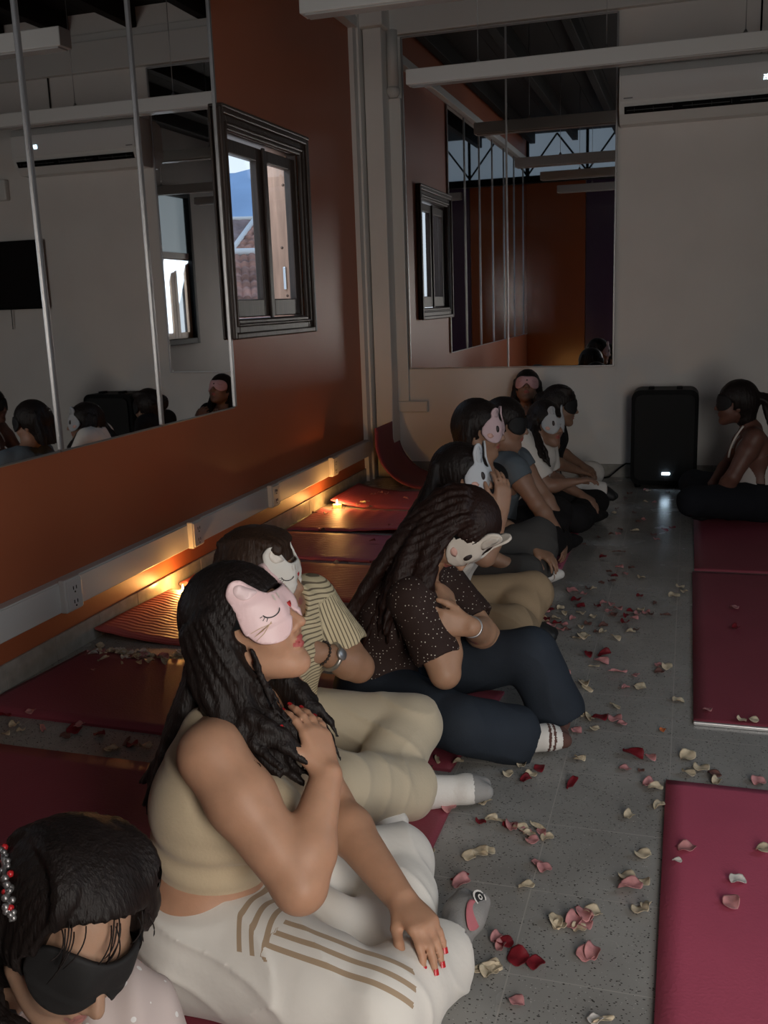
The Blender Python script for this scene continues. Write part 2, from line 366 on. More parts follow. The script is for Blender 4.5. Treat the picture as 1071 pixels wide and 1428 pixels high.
casing(w1, None, XL, XL+.03, cy0, cy1, cz0, cz1, .1); casing(w1, None, XL+.03, XL+.05, cy0-.005, cy1+.005, cz0-.005, cz1+.005, .035); casing(w1, None, XL+.03, XL+.04, cy0+.06, cy1-.06, cz0+.06, cz1-.06, .02)
casing(w1, None, XL-.15, XL, WY0-.0, WY1+.0, WZ0, WZ1, .022)
w1.box((XL, cy0+.01, cz1), (XL+.055, cy1, cz1+.02), bev=.006)
win1 = struct(w1, 'window_1', M_wood)
ym = (WY0+WY1)/2
sash(win1, XL-.06, XL-.015, WY0+.025, ym+.012, WZ0+.03, WZ1-.045, .075, M_wood, M_glass, bot=.1)
sash(win1, XL-.055, XL-.01, ym+.014, WY1-.025, WZ0+.03, WZ1-.045, .07, M_wood, M_glass, bot=.1)
M_brass = mat('aged_brass', (.55, .42, .2), .3, .5, 1.0)
for y, z in ((WY1-.0, 1.45), (WY1-.0, 2.05), (WY0-.0, 1.48)):
    MB().lathe([(0, -.045), (.007, -.045), (.007, -.02), (.009, -.02), (.009, .02), (.007, .02), (.007, .045), (0, .045)], (XL+.004, y, z), 10).build('hinge', M_brass, win1)
MB().box((XL-.012, ym-.002, WZ0+.02), (XL+.004, ym+.026, WZ1-.04), bev=.004).build('meeting_bead', M_wood, win1)
# pine reveal board on the far side of the opening, knots, and a zinc stay
M_shut = mat('knotty_pine_board', (.46, .27, .19), .6, .3, noise=(7, .25), stretch=(5, 5, .5))
jb = MB().box((XL-.2, WY1-.03, WZ0), (XL-.062, WY1-.001, WZ1), bev=.003).build('reveal_board', M_shut, win1)
M_knot = mat('pine_knot', (.12, .06, .035), .6)
for x, z in ((XL-.1, 1.42), (XL-.12, 1.72), (XL-.09, 2.1)):
    MB().lathe([(0, 0), (.009, 0), (.009, .0012), (0, .0012)], (x, WY1-.03, z), 12, axis=(0, -1, 0)).build('knot', M_knot, jb)
MB().box((XL-.118, WY1-.04, 1.46), (XL-.1, WY1-.03, 1.6), bev=.003).build('zinc_stay', mat('zinc', (.6, .63, .68), .3, .5, .7), jb)
# frame of the unseen doorway, added behind the camera for the key light
dm = MB().box((DX0-.05, YR-.16, 0), (DX0, YR+.0, 2.15), bev=.004).box((DX1, YR-.16, 0), (DX1+.05, YR+.0, 2.15), bev=.004).box((DX0, YR-.16, 2.1), (DX1, YR+.0, 2.15), bev=.004)
struct(dm, 'added_door_1', M_wood)
# right wall window
M_ltwood = mat('pale_window_wood', (.36, .22, .13), .45, .5, noise=(8, .2), stretch=(5, 5, .5))
w2 = MB(); casing(w2, None, XR-.05, XR+.15, RY0-.06, RY1+.06, RZ0-.06, RZ1+.06, .075)
win2 = struct(w2, 'window_2', M_black)
ZM = 2.1
MB().box((XR+.03, RY0+.015, ZM), (XR+.05, RY1-.015, RZ1-.015)).build('frosted_light', mat('pale_frosted_pane', (.45, .5, .53), .5, .4, emit=((.6, .74, .82), .3)), win2)
MB().box((XR+.0, RY0+.015, ZM-.05), (XR+.09, RY1-.015, ZM+.03), bev=.004).build('transom', M_trimw, win2)
rm = (RY0+RY1)/2
sash(win2, XR+.02, XR+.06, RY0+.016, rm-.002, RZ0+.016, ZM-.052, .085, M_ltwood, M_glass); sash(win2, XR+.02, XR+.06, rm+.002, RY1-.016, RZ0+.016, ZM-.052, .085, M_ltwood, M_glass)

# ------------------------------------------------------------------ view outside the left window
def tile_roof(name, m, P0, U, Vv, nu, nv, label, amp=.06):
    """pantile slope from corner P0 along U (courses) and Vv (down the slope)"""
    P0, U, Vv = V(*P0), V(*U), V(*Vv); nrmv = nrm(np.cross(U, Vv)); nrmv = nrmv if nrmv[2] > 0 else -nrmv; mb = MB()
    rngs = np.random.RandomState(3)
    jit = rngs.rand(nu+1, nv*4+1)*.03
    def top(i, j):
        u, v = i/(nu*6), j/(nv*4); w = abs(math.sin(math.pi*u*nu))*amp+(j % 4)*.012+jit[i//6, j]
        return P0+U*u+Vv*v+nrmv*w
    g = [[mb.bm.verts.new(top(i, j)) for j in range(nv*4+1)] for i in range(nu*6+1)]
    for i in range(nu*6):
        for j in range(nv*4): mb.bm.faces.new((g[i][j], g[i+1][j], g[i+1][j+1], g[i][j+1]))
    lo = [mb.bm.verts.new(P0+U*a_+Vv*b_-nrmv*.25) for a_, b_ in ((0, 0), (1, 0), (1, 1), (0, 1))]
    mb.bm.faces.new(lo)
    o = mb.build(name, m); return tag(o, label, 'roof')
M_tile = mat('weathered_clay_tiles', (.3, .155, .115), .8, .3, noise=(3.5, .55), bump=(12, .5))
M_tile2 = mat('shade_toned_brown_tiles', (.22, .15, .14), .8, .3, noise=(2, .3))  # brown slope, its base colour darkened for the shadow it lies in
M_ridge = mat('limewashed_ridge_mortar', (.62, .6, .58), .8)
M_hill = mat('hazy_blue_hill', (.30, .42, .60), .95, .1, noise=(.03, .25))  # distance haze is mixed into the hill's base colour
vd, vp = nrm(V(-.425, .905, 0)), nrm(V(.905, .425, 0)); UZ = V(0, 0, 1)
c0 = V(-7, 15.2, 2.2)
r1 = tile_roof('tiled_roof', M_tile, c0-vp*4, vp*8, -vd*3.4-UZ*1.35, 64, 12, 'nearest weathered clay tile roof seen through the wooden window', .035)
MB().tube([c0-vp*4+UZ*.05, c0+vp*4+UZ*.05], .07, 8).build('ridge_cap', M_ridge, r1)
hT, hB = V(-14, 31.2, 4.22), V(-14, 29.5, 3.25)
r2 = tile_roof('tiled_roof', M_tile, hT, vp*6, (hB-hT)*2.2, 22, 12, 'clay tile roof with pale hip line behind the nearest roof, outside the window')
MB().tube([hT+UZ*.08, hB+(hB-hT)*1.2+UZ*.08], .09, 8).build('hip_cap', M_ridge, r2)
c1 = V(-15.5, 34, 4.5)
r3 = tile_roof('tiled_roof', M_tile2, c1-vp*6, vp*12, -vd*4-UZ*2.2, 30, 8, 'shade-toned brown roof slope left of the pale hip line, outside the window', .04)
MB().tube([c1-vp*6+UZ*.06, c1+vp*6+UZ*.06], .08, 8).build('ridge_cap', M_ridge, r3)
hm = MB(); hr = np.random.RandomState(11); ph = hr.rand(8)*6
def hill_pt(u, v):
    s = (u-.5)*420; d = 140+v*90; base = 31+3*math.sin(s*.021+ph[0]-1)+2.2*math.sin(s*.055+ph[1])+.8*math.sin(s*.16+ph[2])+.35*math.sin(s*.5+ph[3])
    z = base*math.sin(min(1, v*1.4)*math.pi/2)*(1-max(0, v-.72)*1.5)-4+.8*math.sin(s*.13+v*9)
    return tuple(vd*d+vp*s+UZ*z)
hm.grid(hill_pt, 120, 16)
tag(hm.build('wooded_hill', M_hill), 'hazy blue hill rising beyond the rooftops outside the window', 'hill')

# ------------------------------------------------------------------ mirrors on the left wall (rows of tall panels) and the back wall
def mirror_panel_left(y0, y1, z0, z1, label, strip=.022):
    t = empty('wall_mirror', (XL, (y0+y1)/2, z0), label, 'mirror', 'tall mirror panels on the orange wall')
    MB().box((XL+.003, y0+.002, z0), (XL+.012, y1-.002, z1)).build('mirror_glass', M_mirror, t)
    f = MB().box((XL+.003, y1-strip/2, z0), (XL+.022, y1+strip/2, z1), bev=.004)
    f.build('joint_strip', M_chrome, t)
    MB().box((XL+.003, y0, z0-.008), (XL+.018, y1-strip/2, z0), bev=.002).build('bottom_channel', M_chrome, t)
    return t
names = ['end panel of the left wall mirrors, beside the wooden window', 'second panel of the left wall mirrors counted from the wooden window', 'third left wall mirror panel from the window, reflecting the dark television']
ys = [4.85-.79*k for k in range(8)]
ys[-1] = YR+.02
for k in range(7):
    mirror_panel_left(ys[k+1], ys[k], .825, 3.26, names[k] if k < 3 else 'mirror panel of the orange wall beside the camera, outside the picture')
for (x0, x1, lab) in ((-2.085, -1.312, 'left panel of the tall mirror on the white back wall'), (-1.312, -.53, 'right panel of the tall mirror on the white back wall, beside the air conditioner')):
    t = empty('wall_mirror', ((x0+x1)/2, YB, .835), lab, 'mirror', 'mirror panels on the back wall')
    MB().box((x0+.002, YB-.014, .845), (x1-.002, YB-.004, 3.25)).build('mirror_glass', M_mirror, t)
    e = MB().box((x0-.008, YB-.022, .835), (x0+.006, YB-.003, 3.26), bev=.003).box((x0, YB-.02, .835), (x1, YB-.003, .846), bev=.002).box((x0, YB-.02, 3.25), (x1, YB-.003, 3.262), bev=.002)
    if x1 > -1: e.box((x1-.006, YB-.022, .835), (x1+.008, YB-.003, 3.26), bev=.003)
    e.build('edge_strip', M_chrome, t)

# ------------------------------------------------------------------ cable raceway with its outlet boxes, short trunk and downpipe
M_race = mat('grey_white_trunking', (.5, .49, .48), .42, .4)
rw = MB().box((XL, YR, .2), (XL+.05, 7.08, .325), bev=.004)
rwo = rw.build('cable_raceway', M_race, loc=(XL, 3.4, .2)); tag(rwo, 'long pale cable raceway running low along the orange wall', 'raceway')
MB().box((XL+.05, YR, .205), (XL+.056, 7.08, .32), bev=.002).build('snap_cover', M_race, rwo)
where = ['nearest white outlet box on the raceway, left of the mat with cream petals', 'white outlet box on the raceway above the near candle', 'third outlet box along the raceway from the camera', 'farthest outlet box on the raceway, beside the far candle']
for (y, lab) in zip((3.16, 4.2, 5.17, 6.2), where):
    ob = empty('outlet_box', (XL+.056, y, .262), lab, 'outlet', 'outlet boxes on the raceway')
    MB().box((XL+.05, y-.055, .2), (XL+.082, y+.055, .335), bev=.006).build('box_body', M_race, ob)
    pl = MB().box((XL+.082, y-.048, .208), (XL+.088, y+.048, .327), bev=.003).build('cover_plate', M_race, ob)
    for dz in (-.028, .028):
        s = MB()
        for dy in (-.01, .01): s.box((XL+.088, y+dy-.002, .267+dz-.007), (XL+.0895, y+dy+.002, .267+dz+.007))
        s.lathe([(0, 0), (.004, 0), (.004, .0015), (0, .0015)], (XL+.088, y, .267+dz-.017), 10, axis=(1, 0, 0))
        s.build('socket_holes', M_black, pl)
t = MB().box((-2.19, YB-.045, .5), (-1.95, YB, .585), bev=.004).build('cable_duct', M_trimw, loc=(-2.07, YB, .5)); tag(t, 'short white cable trunk on the back wall beside the corner column', 'raceway')
MB().box((-2.185, YB-.05, .506), (-1.955, YB-.045, .579), bev=.002).build('snap_cover', M_trimw, t)
p = empty('downpipe', (-2.12, YB-.05, .585), 'thin white conduit box rising in the corner beside the mirror', 'pipe')
MB().box((-2.19, YB-.04, .585), (-2.1, YB, 2.84), bev=.006).build('conduit', M_trimw, p)
MB().tube([(-2.145, YB-.06, 2.9), (-2.145, YB-.06, 3.3)], .042, 16).build('pipe', M_trimw, p)
MB().lathe([(0, 0), (.03, 0), (.05, .03), (.05, .06), (.042, .07), (0, .07)], (-2.145, YB-.06, 2.84), 18).build('pipe_socket', M_trimw, p)

# ------------------------------------------------------------------ hanging box lights
M_diff = mat('unlit_acrylic_diffuser', (.42, .41, .4), .25, .5)
def hanging_light(y, x0, x1, lab, dz=0.0):
    t = empty('hanging_light', ((x0+x1)/2, y, 2.74+dz), lab, 'light', 'long white box lights hung across the room')
    MB().box((x0, y-.05, 2.7+dz), (x1, y+.05, 2.79+dz), bev=.005).build('housing', M_trimw, t)
    MB().box((x0+.02, y-.04, 2.692+dz), (x1-.02, y+.04, 2.702+dz), bev=.003).build('diffuser', M_diff, t)
    for s in np.linspace(.14, .86, 4):
        x = x0+(x1-x0)*s
        c = MB().tube([(x, y, 2.8+dz), (x, y, ZC-.0)], .0025, 6).build('suspension_wire', M_chrome, t)
        MB().lathe([(0, 0), (.014, 0), (.014, .012), (.005, .03), (0, .03)], (x, y, 2.787+dz), 12).build('wire_grip', M_chrome, c)
hanging_light(6.4, -1.76, 1.5, 'far white box light hanging in front of the back wall mirror and air conditioner')
hanging_light(4.53, -1.735, 1.5, 'white box light at the top edge of the photo, nearest overhead', -.05)
hanging_light(2.85, -1.72, 1.5, 'white box light seen only in the mirrors, third from the back wall')
hanging_light(1.3, -1.72, 1.5, 'white box light seen only in the mirrors, nearest the rear wall')

# ------------------------------------------------------------------ air conditioner
ac = empty('air_conditioner', (.09, YB, 2.5), 'white wall split air conditioner high on the back wall right of the mirror', 'air conditioner')
prof = [(0, 2.5), (-.13, 2.5), (-.2, 2.56), (-.225, 2.62), (-.225, 2.80), (-.2, 2.85), (-.14, 2.87), (0, 2.87)]
MB().prism([(-.5, YB+a, z) for a, z in prof], (1.17, 0, 0)).build('case', M_plastic, ac)
MB().box((-.49, YB-.231, 2.635), (.66, YB-.224, 2.80), bev=.003).build('front_panel', mat('glossy_white_panel', (.7, .69, .68), .15, .5), ac)
v = MB().prism([(-.465, YB-.198, 2.556), (-.465, YB-.2035, 2.5545), (-.465, YB-.2275, 2.598), (-.465, YB-.2225, 2.6)], (1.1, 0, 0)).build('air_outlet', M_black, ac)
fl = MB()
for k in range(3): fl.box((-.45+k*.365, YB-.223, 2.573), (-.45+k*.365+.3, YB-.214, 2.5765), bev=.001)
for k in range(9): fl.box((-.4+k*.125, YB-.224, 2.566), (-.398+k*.125, YB-.212, 2.59))
fl.build('louvre', mat('dark_grey_louvre', (.05, .05, .05), .4), v)
MB().box((-.47, YB-.2335, 2.648), (-.41, YB-.231, 2.656)).build('maker_badge', mat('grey_badge', (.2, .2, .2), .4), ac)
dsp = MB()
for k, x in enumerate((.418, .436)):
    for z in (2.69, 2.703, 2.716): dsp.box((x, YB-.2325, z), (x+.011, YB-.231, z+.003))
    dsp.box((x, YB-.2325, 2.69), (x+.003, YB-.231, 2.706)); dsp.box((x+.009, YB-.2325, 2.7), (x+.012, YB-.231, 2.718))
dsp.build('temperature_display', mat('lit_display', (.6, .8, .9), .4, emit=((.7, .92, 1), 7)), ac)
cb = MB().tube([(.41, YB-.02, 2.87), (.405, YB-.022, 2.93), (.4, YB-.015, 3.0), (.4, YB-.012, 3.27)], .006, 8).build('power_lead', M_black, ac)
# horizontal trunk above the unit
tag(MB().box((-.5, YB-.02, 2.93), (XR, YB, 2.945), bev=.003).build('cable_channel', M_race), 'thin cable channel on the back wall just above the air conditioner', 'raceway')
# television to the right of the air conditioner (seen in the left mirrors)
tv = empty('television', (1.1, YB, 1.41), 'flat black television on the back wall, seen in the left wall mirror', 'television')
MB().box((.6, YB-.075, 1.41), (1.6, YB-.035, 1.99), bev=.008).build('bezel', M_black, tv)
MB().box((.612, YB-.078, 1.43), (1.588, YB-.074, 1.978)).build('screen', M_blackgloss, tv)
MB().box((.95, YB-.036, 1.6), (1.25, YB, 1.8), bev=.004).build('wall_bracket', M_black, tv)
MB().tube([(1.0, YB-.03, 1.42), (1.0, YB-.03, 1.33), (1.005, YB-.028, 1.24)], .004, 6).build('hanging_cable', M_black, tv)
# white box beside the AC seen in the mirror
tag(MB().box((.9, YB-.06, 2.33), (1.08, YB, 2.5), bev=.01).build('junction_box', M_plastic), 'small white junction box above the television, seen in the mirror', 'box')

# ------------------------------------------------------------------ loudspeaker and its lead
sp = empty('loudspeaker', (-.145, 7.16, 0), 'tall black loudspeaker standing on the floor at the back wall', 'speaker')
def rounded_box(x0, x1, y0, y1, z0, z1, r, n=6):
    pts = []
    for cx, cz, a0 in ((x1-r, z0+r, -90), (x1-r, z1-r, 0), (x0+r, z1-r, 90), (x0+r, z0+r, 180)):
        for k in range(n+1): a = math.radians(a0+90*k/n); pts.append((cx+r*math.cos(a), y0, cz+r*math.sin(a)))
    return pts
MB().prism(rounded_box(-.37, .08, 7.02, 7.3, .025, .695, .06), (0, .3, 0)).build('cabinet', M_black, sp)
M_grille = mat('black_perforated_grille', (.004, .004, .004), .6, .3, bump=(300, .6))
MB().prism(rounded_box(-.345, .055, 7.0, 7.02, .06, .665, .05), (0, .02, 0)).build('grille', M_grille, sp)
for x in (-.24, -.05): MB().box((x-.02, 7.08, .69), (x+.02, 7.16, .712), bev=.005).build('top_knob', M_black, sp)
MB().prism(rounded_box(-.155, -.1, 6.99, 7, .103, .12, .006), (0, .011, 0)).build('status_light', mat('white_led', (.8, .9, 1), .4, emit=((.62, .82, 1), 14)), sp)
for x in (-.32, .03):
    for y in (7.06, 7.27): MB().lathe([(0, 0), (.02, 0), (.024, .03), (0, .03)], (x, y, 0), 14).build('foot', M_black, sp)
cord = MB().tube([(-.3, 7.33, .12), (-.42, 7.36, .12), (-.47, 7.37, .08), (-.54, 7.34, .02), (-.62, 7.3, .008), (-.75, 7.28, .008), (-.9, 7.3, .008)], .006, 8).build('power_cord', M_black, loc=(-.6, 7.3, 0)); tag(cord, 'black power cord trailing from the loudspeaker along the floor', 'cord')

# ------------------------------------------------------------------ exercise mats
M_matp = [mat('pink_foam_mat_%s' % c, col, .55, .35, bump=(140, .25), noise=(3, .08)) for c, col in (('rose', (.42, .082, .122)), ('red', (.48, .105, .095)), ('mauve', (.42, .105, .17)), ('wine', (.245, .045, .066)), ('pink', (.46, .085, .14)))]
M_foil = mat('silver_mat_edge', (.55, .53, .52), .35, .5, .6)
TH = .009
for m_ in M_matp[:3]:   # fine lengthwise ribs pressed into the foam
    nt = m_.node_tree; N = nt.nodes; L = nt.links; bp0 = [n for n in N if n.type == 'BUMP'][0]
    tc = N.new('ShaderNodeTexCoord'); wv = N.new('ShaderNodeTexWave'); wv.bands_direction = 'Y'; wv.inputs['Scale'].default_value = 11; wv.inputs['Distortion'].default_value = .8; wv.inputs['Detail'].default_value = 1; wv.inputs['Detail Scale'].default_value = .6
    L.new(tc.outputs['Object'], wv.inputs['Vector']); bp = N.new('ShaderNodeBump'); bp.inputs['Strength'].default_value = .5; bp.inputs['Distance'].default_value = .006
    L.new(wv.outputs['Fac'], bp.inputs['Height']); L.new(bp0.outputs['Normal'], bp.inputs['Normal']); L.new(bp.outputs['Normal'], N['Principled BSDF'].inputs['Normal'])
def floor_mat_obj(x0, x1, y0, y1, mi, label, curl=0, wave=0, skew=(0, 0), curlh=.05, lift=None, group='pink mats along the orange wall', name='exercise_mat'):
    nx, ny = (72, 10)
    if (y1-y0) > (x1-x0): nx, ny = 12, 60
    mb = MB(); rs = np.random.RandomState(int(abs(y0)*100)); ph = rs.rand(3)*6
    def z(u, v):
        x = x0+(x1-x0)*u; q = 0.0
        if curl and x < x0+curl: s = 1-(x-x0)/curl; q += curlh*s*s
        if wave and x < x0+.8: w = min(1, (x0+.8-x)/.5); q += wave*w*(.5+.5*math.sin((x-x0)*62+v*2+ph[0]))*(.6+.4*math.sin(v*5+ph[1]))
        if lift: q += lift(x, y0+(y1-y0)*v)
        return q
    def P(top): return lambda u, v: (x0+(x1-x0)*u+skew[0]*(v-.5), y0+(y1-y0)*v+skew[1]*(u-.5), z(u, v)+(TH if top else 0.0))
    mb.grid(P(True), nx, ny); mb.grid(P(False), nx, ny)
    ring = lambda f: [f(i/nx, 0) for i in range(nx)]+[f(1, j/ny) for j in range(ny)]+[f(1-i/nx, 1) for i in range(nx)]+[f(0, 1-j/ny) for j in range(ny)]
    a = [mb.bm.verts.new(p) for p in ring(P(True))]; b = [mb.bm.verts.new(p) for p in ring(P(False))]
    for k in range(len(a)): mb.bm.faces.new((a[k], a[(k+1) % len(a)], b[(k+1) % len(a)], b[k]))
    bmesh.ops.remove_doubles(mb.bm, verts=mb.bm.verts, dist=1e-5)
    o = mb.build(name, M_matp[mi], loc=((x0+x1)/2, (y0+y1)/2, 0)); return tag(o, label, 'mat', group)
floor_mat_obj(-2.34, -.6, .93, 1.68, 3, 'pink mat nearest the camera under the woman with the black blindfold')
floor_mat_obj(-2.3, -.58, 1.76, 2.385, 3, 'dark pink mat under the woman in the beige tank top', skew=(0, -.02))
floor_mat_obj(-2.34, -.605, 2.58, 3.19, 3, 'dark pink mat below the strip of cream petals, under the man in the striped shirt', skew=(.05, -.06))
floor_mat_obj(-2.345, -.6, 3.36, 3.95, 1, 'rippled coral mat just left of the near candle, its corner lifted', curl=.5, wave=.006, curlh=.045, skew=(.03, 0))
floor_mat_obj(-2.345, -.6, 4.06, 4.67, 1, 'red mat with a lifted corner right behind the near candle', curl=.4, wave=.005, curlh=.04)
floor_mat_obj(-2.34, -.58, 4.75, 5.33, 2, 'mauve mat second in front of the far candle', wave=.006)
floor_mat_obj(-2.34, -.58, 5.4, 6.0, 0, 'ribbed red mat with the far candle at its back corner', wave=.008, lift=lambda x, y: .03*math.exp(-((x+1.55)/.3)**2-((y-5.4)/.12)**2))
floor_mat_obj(-2.3, -.6, 6.08, 6.68, 0, 'red mat behind the far candle, its edge bowed up', curl=.35, curlh=.05)
# mat rolled up in the far corner against the column
def corner_mat():
    mb = MB(); n, m_ = 40, 8
    def P(top):
        def f(u, v):
            s = u*1.75; R = .36
            if s < 1.1: x = -.75-s; z = 0.0; nx_, nz_ = 0, 1
            else:
                a = (s-1.1)/R; a = min(a, 1.45); x = -.75-1.1-R*math.sin(a); z = R*(1-math.cos(a))+max(0, (s-1.1)-1.45*R)*math.sin(1.45); nx_, nz_ = math.sin(a), math.cos(a)
            y = 6.78+v*.6+.1*(u-.5); t = TH if top else 0
            return (x+nx_*t, y, z+nz_*t+.001)
        return f
    mb.grid(P(True), n, m_); mb.grid(P(False), n, m_)
    ring = lambda f: [f(i/n, 0) for i in range(n)]+[f(1, j/m_) for j in range(m_)]+[f(1-i/n, 1) for i in range(n)]+[f(0, 1-j/m_) for j in range(m_)]
    a = [mb.bm.verts.new(p) for p in ring(P(True))]; b = [mb.bm.verts.new(p) for p in ring(P(False))]
    for k in range(len(a)): mb.bm.faces.new((a[k], a[(k+1) % len(a)], b[(k+1) % len(a)], b[k]))
    bmesh.ops.remove_doubles(mb.bm, verts=mb.bm.verts, dist=1e-5)
    tag(mb.build('exercise_mat', M_matp[3], loc=(-1.6, 7.1, 0)), 'dark pink mat curling up against the column in the far corner', 'mat', 'pink mats along the orange wall')
corner_mat()
G2 = 'pink mats on the right of the aisle'
floor_mat_obj(-.025, .6, .85, 2.63, 4, 'bright pink mat at the lower right corner of the photo', group=G2)
r2m = floor_mat_obj(.05, .67, 3.045, 4.84, 3, 'wine red mat with a silvery end on the right of the aisle', group=G2)
MB().box((.05, 3.035, 0), (.67, 3.047, .011), bev=.002).build('silver_end_strip', M_foil, r2m)
floor_mat_obj(.06, .68, 4.88, 6.7, 3, 'dark mat under the woman with the ponytail', group=G2)

# ------------------------------------------------------------------ candles
def candle(x, y, z, lab):
    t = empty('tealight_candle', (x, y, z), lab, 'candle', 'burning tealights on the mats')
    g = bpy.data.materials.get('amber_candle_glass') or mat('amber_candle_glass', (.9, .62, .2), .25, .5, emit=((1, .5, .08), 1.6))
    MB().lathe([(0, 0), (.024, 0), (.027, .003), (.03, .034), (.0285, .034), (.026, .005), (0, .005)], (x, y, z), 24).build('cup', g, t)
    w = MB().lathe([(0, .005), (.0255, .005), (.0275, .024), (.006, .0225), (0, .0225)], (x, y, z), 24).build('wax', mat('lit_wax', (.9, .75, .45), .5, emit=((1, .55, .12), 2.2)), t)
    MB().tube([(x, y, z+.022), (x+.001, y, z+.033)], .001, 6).build('wick', M_black, w)
    MB().lathe([(0, .03), (.004, .032), (.0065, .038), (.0058, .045), (.0035, .056), (.001, .066), (0, .067)], (x, y, z), 14).build('flame', mat('candle_flame', (1, .8, .4), .5, emit=((1, .66, .22), 45)), t)
    l = bpy.data.lights.new('flame_light', 'POINT'); l.energy = 4.2; l.color = (1, .48, .13); l.shadow_soft_size = .02
    lo = bpy.data.objects.new('flame_light', l); C.objects.link(lo); lo.parent = t; lo.location = (0, 0, .07)
candle(-2.235, 6.03, .001, 'glowing tealight on the red mat farther along the orange wall')
candle(-2.285, 3.985, .0, 'glowing tealight behind the head of the woman in the cat mask')
# ------------------------------------------------------------------ people
def skin(name, col): return mat('skin_'+name, col, .5, .4, noise=(30, .06), bump=(220, .06), sss=.12)
class Head:
    def __init__(s, c, f, u, sc=1.0):
        s.c = np.asarray(c, float); s.f = nrm(f); u = np.asarray(u, float); s.u = nrm(u-(u@s.f)*s.f); s.r = np.cross(s.f, s.u); s.s = sc
    def P(s, f, u, r=0.0): return s.c+s.s*(f*s.f+u*s.u+r*s.r)
    @property
    def A(s): return (s.f, s.u, s.r)
def head_prims(F, H, nk, neck=.052, k=.012):
    s = H.s; A = H.A
    F.ell(H.P(-.012, .035), V(.096, .09, .074)*s, A, .02)
    F.ell(H.P(.033, -.03), V(.064, .088, .060)*s, A, .03)
    for q in (-1, 1):
        F.cone(H.P(.0, -.055, q*.05), H.P(.062, -.1, q*.016), .021*s, .019*s, .03)
        F.ell(H.P(.062, -.035, q*.034), V(.03, .03, .026)*s, A, .02)
        F.ell(H.P(.074, .022, q*.03), V(.02, .013, .03)*s, A, .02)
    F.ell(H.P(.073, -.107), V(.021, .018, .022)*s, A, .02)
    F.cone(H.P(.088, .012), H.P(.116, -.03), .0095*s, .0115*s, .012)
    for q in (-1, 1): F.ell(H.P(.1, -.036, q*.0125), V(.012, .009, .008)*s, A, .006)
    F.ell(H.P(.0925, -.059), V(.011, .0075, .021)*s, A, .005); F.ell(H.P(.0905, -.071), V(.011, .0085, .018)*s, A, .004)
    F.ell(H.P(.104, -.065), V(.014, .0016, .02)*s, A, .002, 's')
    for q in (-1, 1):
        F.ell(H.P(-.008, -.012, q*.074), V(.019, .031, .009)*s, H.A, .006)
        F.ell(H.P(-.004, -.01, q*.084), V(.009, .016, .006)*s, H.A, .004, 's')
    hb = H.P(-.03, -.06)
    F.cone(nk, hb, neck*1.05, neck*.95*s, .03)
def lips(H): 
    def fn(Pw):
        d = (Pw-H.P(.092, -.0655))/H.s; a, b, c = d@H.f, d@H.u, d@H.r
        return (np.abs(b) < .0125*(1-np.minimum(1, (np.abs(c)/.0225))**2)+.0) & (np.abs(c) < .0225) & (a > -.012)
    return fn
def hand_prims(F, w, d, n, t, s=1.0, curl=(20, 25, 15), spread=.10, thumb=(.6, .3), fcurl=None, k=.005):
    """w wrist, d towards the fingers, n back of the hand, t thumb side; curl in degrees per joint"""
    d = nrm(d); n = np.asarray(n, float); n = nrm(n-(n@d)*d); t0 = np.cross(n, d); t = t0 if t0@np.asarray(t, float) > 0 else -t0; tips = []
    off = (.027, .009, -.009, -.026); kn = (.088, .092, .088, .080); ln = (.072, .080, .074, .058); rr = (.0092, .0095, .0092, .008)
    for i in range(4):
        b = w+s*(t*off[i]*.55+d*.012); p = w+s*(t*off[i]+d*kn[i]+n*.002)
        F.cone(b, p, .0145*s, .0115*s, .012)
        dd = nrm(d+t*spread*(1.5-i)*.8); q = p; r = rr[i]*s; cc = fcurl[i] if fcurl else curl
        ang = 0
        for j, L in enumerate((.46, .3, .24)):
            ang += math.radians(cc[j]); v = dd*math.cos(ang)-n*math.sin(ang); q2 = q+v*ln[i]*L*s; F.cone(q, q2, r, r*.9, k); q = q2; r *= .9
        tips.append((q, v, n*math.cos(ang)+dd*math.sin(ang), r))
    F.ell(w+s*(d*.05), V(.05, .014, .036)*s, (d, n, t), .012)
    b = w+s*(t*.018+d*.022-n*.004); a1, a2 = thumb
    v1 = nrm(d*.75+t*a1-n*a2); p1 = b+v1*.042*s; v2 = nrm(d*.9+t*a1*.55-n*a2*1.1); p2 = p1+v2*.033*s; v3 = nrm(d+t*a1*.25-n*a2*1.3); p3 = p2+v3*.026*s
    F.cone(b, p1, .0155*s, .0118*s, .01); F.cone(p1, p2, .0112*s, .010*s, k); F.cone(p2, p3, .010*s, .0085*s, k)
    tips.append((p3, v3, nrm(n*.6+t*.6), .0085*s)); return tips
def nails(tips, m, parent, name='fingernail', s=1.0):
    for q, v, n, r in tips:
        n = nrm(n-(n@v)*v); a = np.cross(v, n); c = q+n*r*.72; mb = MB()
        mb.grid(lambda u, w_: tuple(c+v*(.011*u-.004)*s+a*(w_-.5)*.0098*s+n*(.0024-.006*(w_-.5)**2*4*.4)*s*(1-.25*u)), 4, 4)
        mb.grid(lambda u, w_: tuple(c+v*(.011*u-.004)*s+a*(w_-.5)*.0098*s+n*(-.002)*s), 4, 4)
        mb.build(name, m, parent)
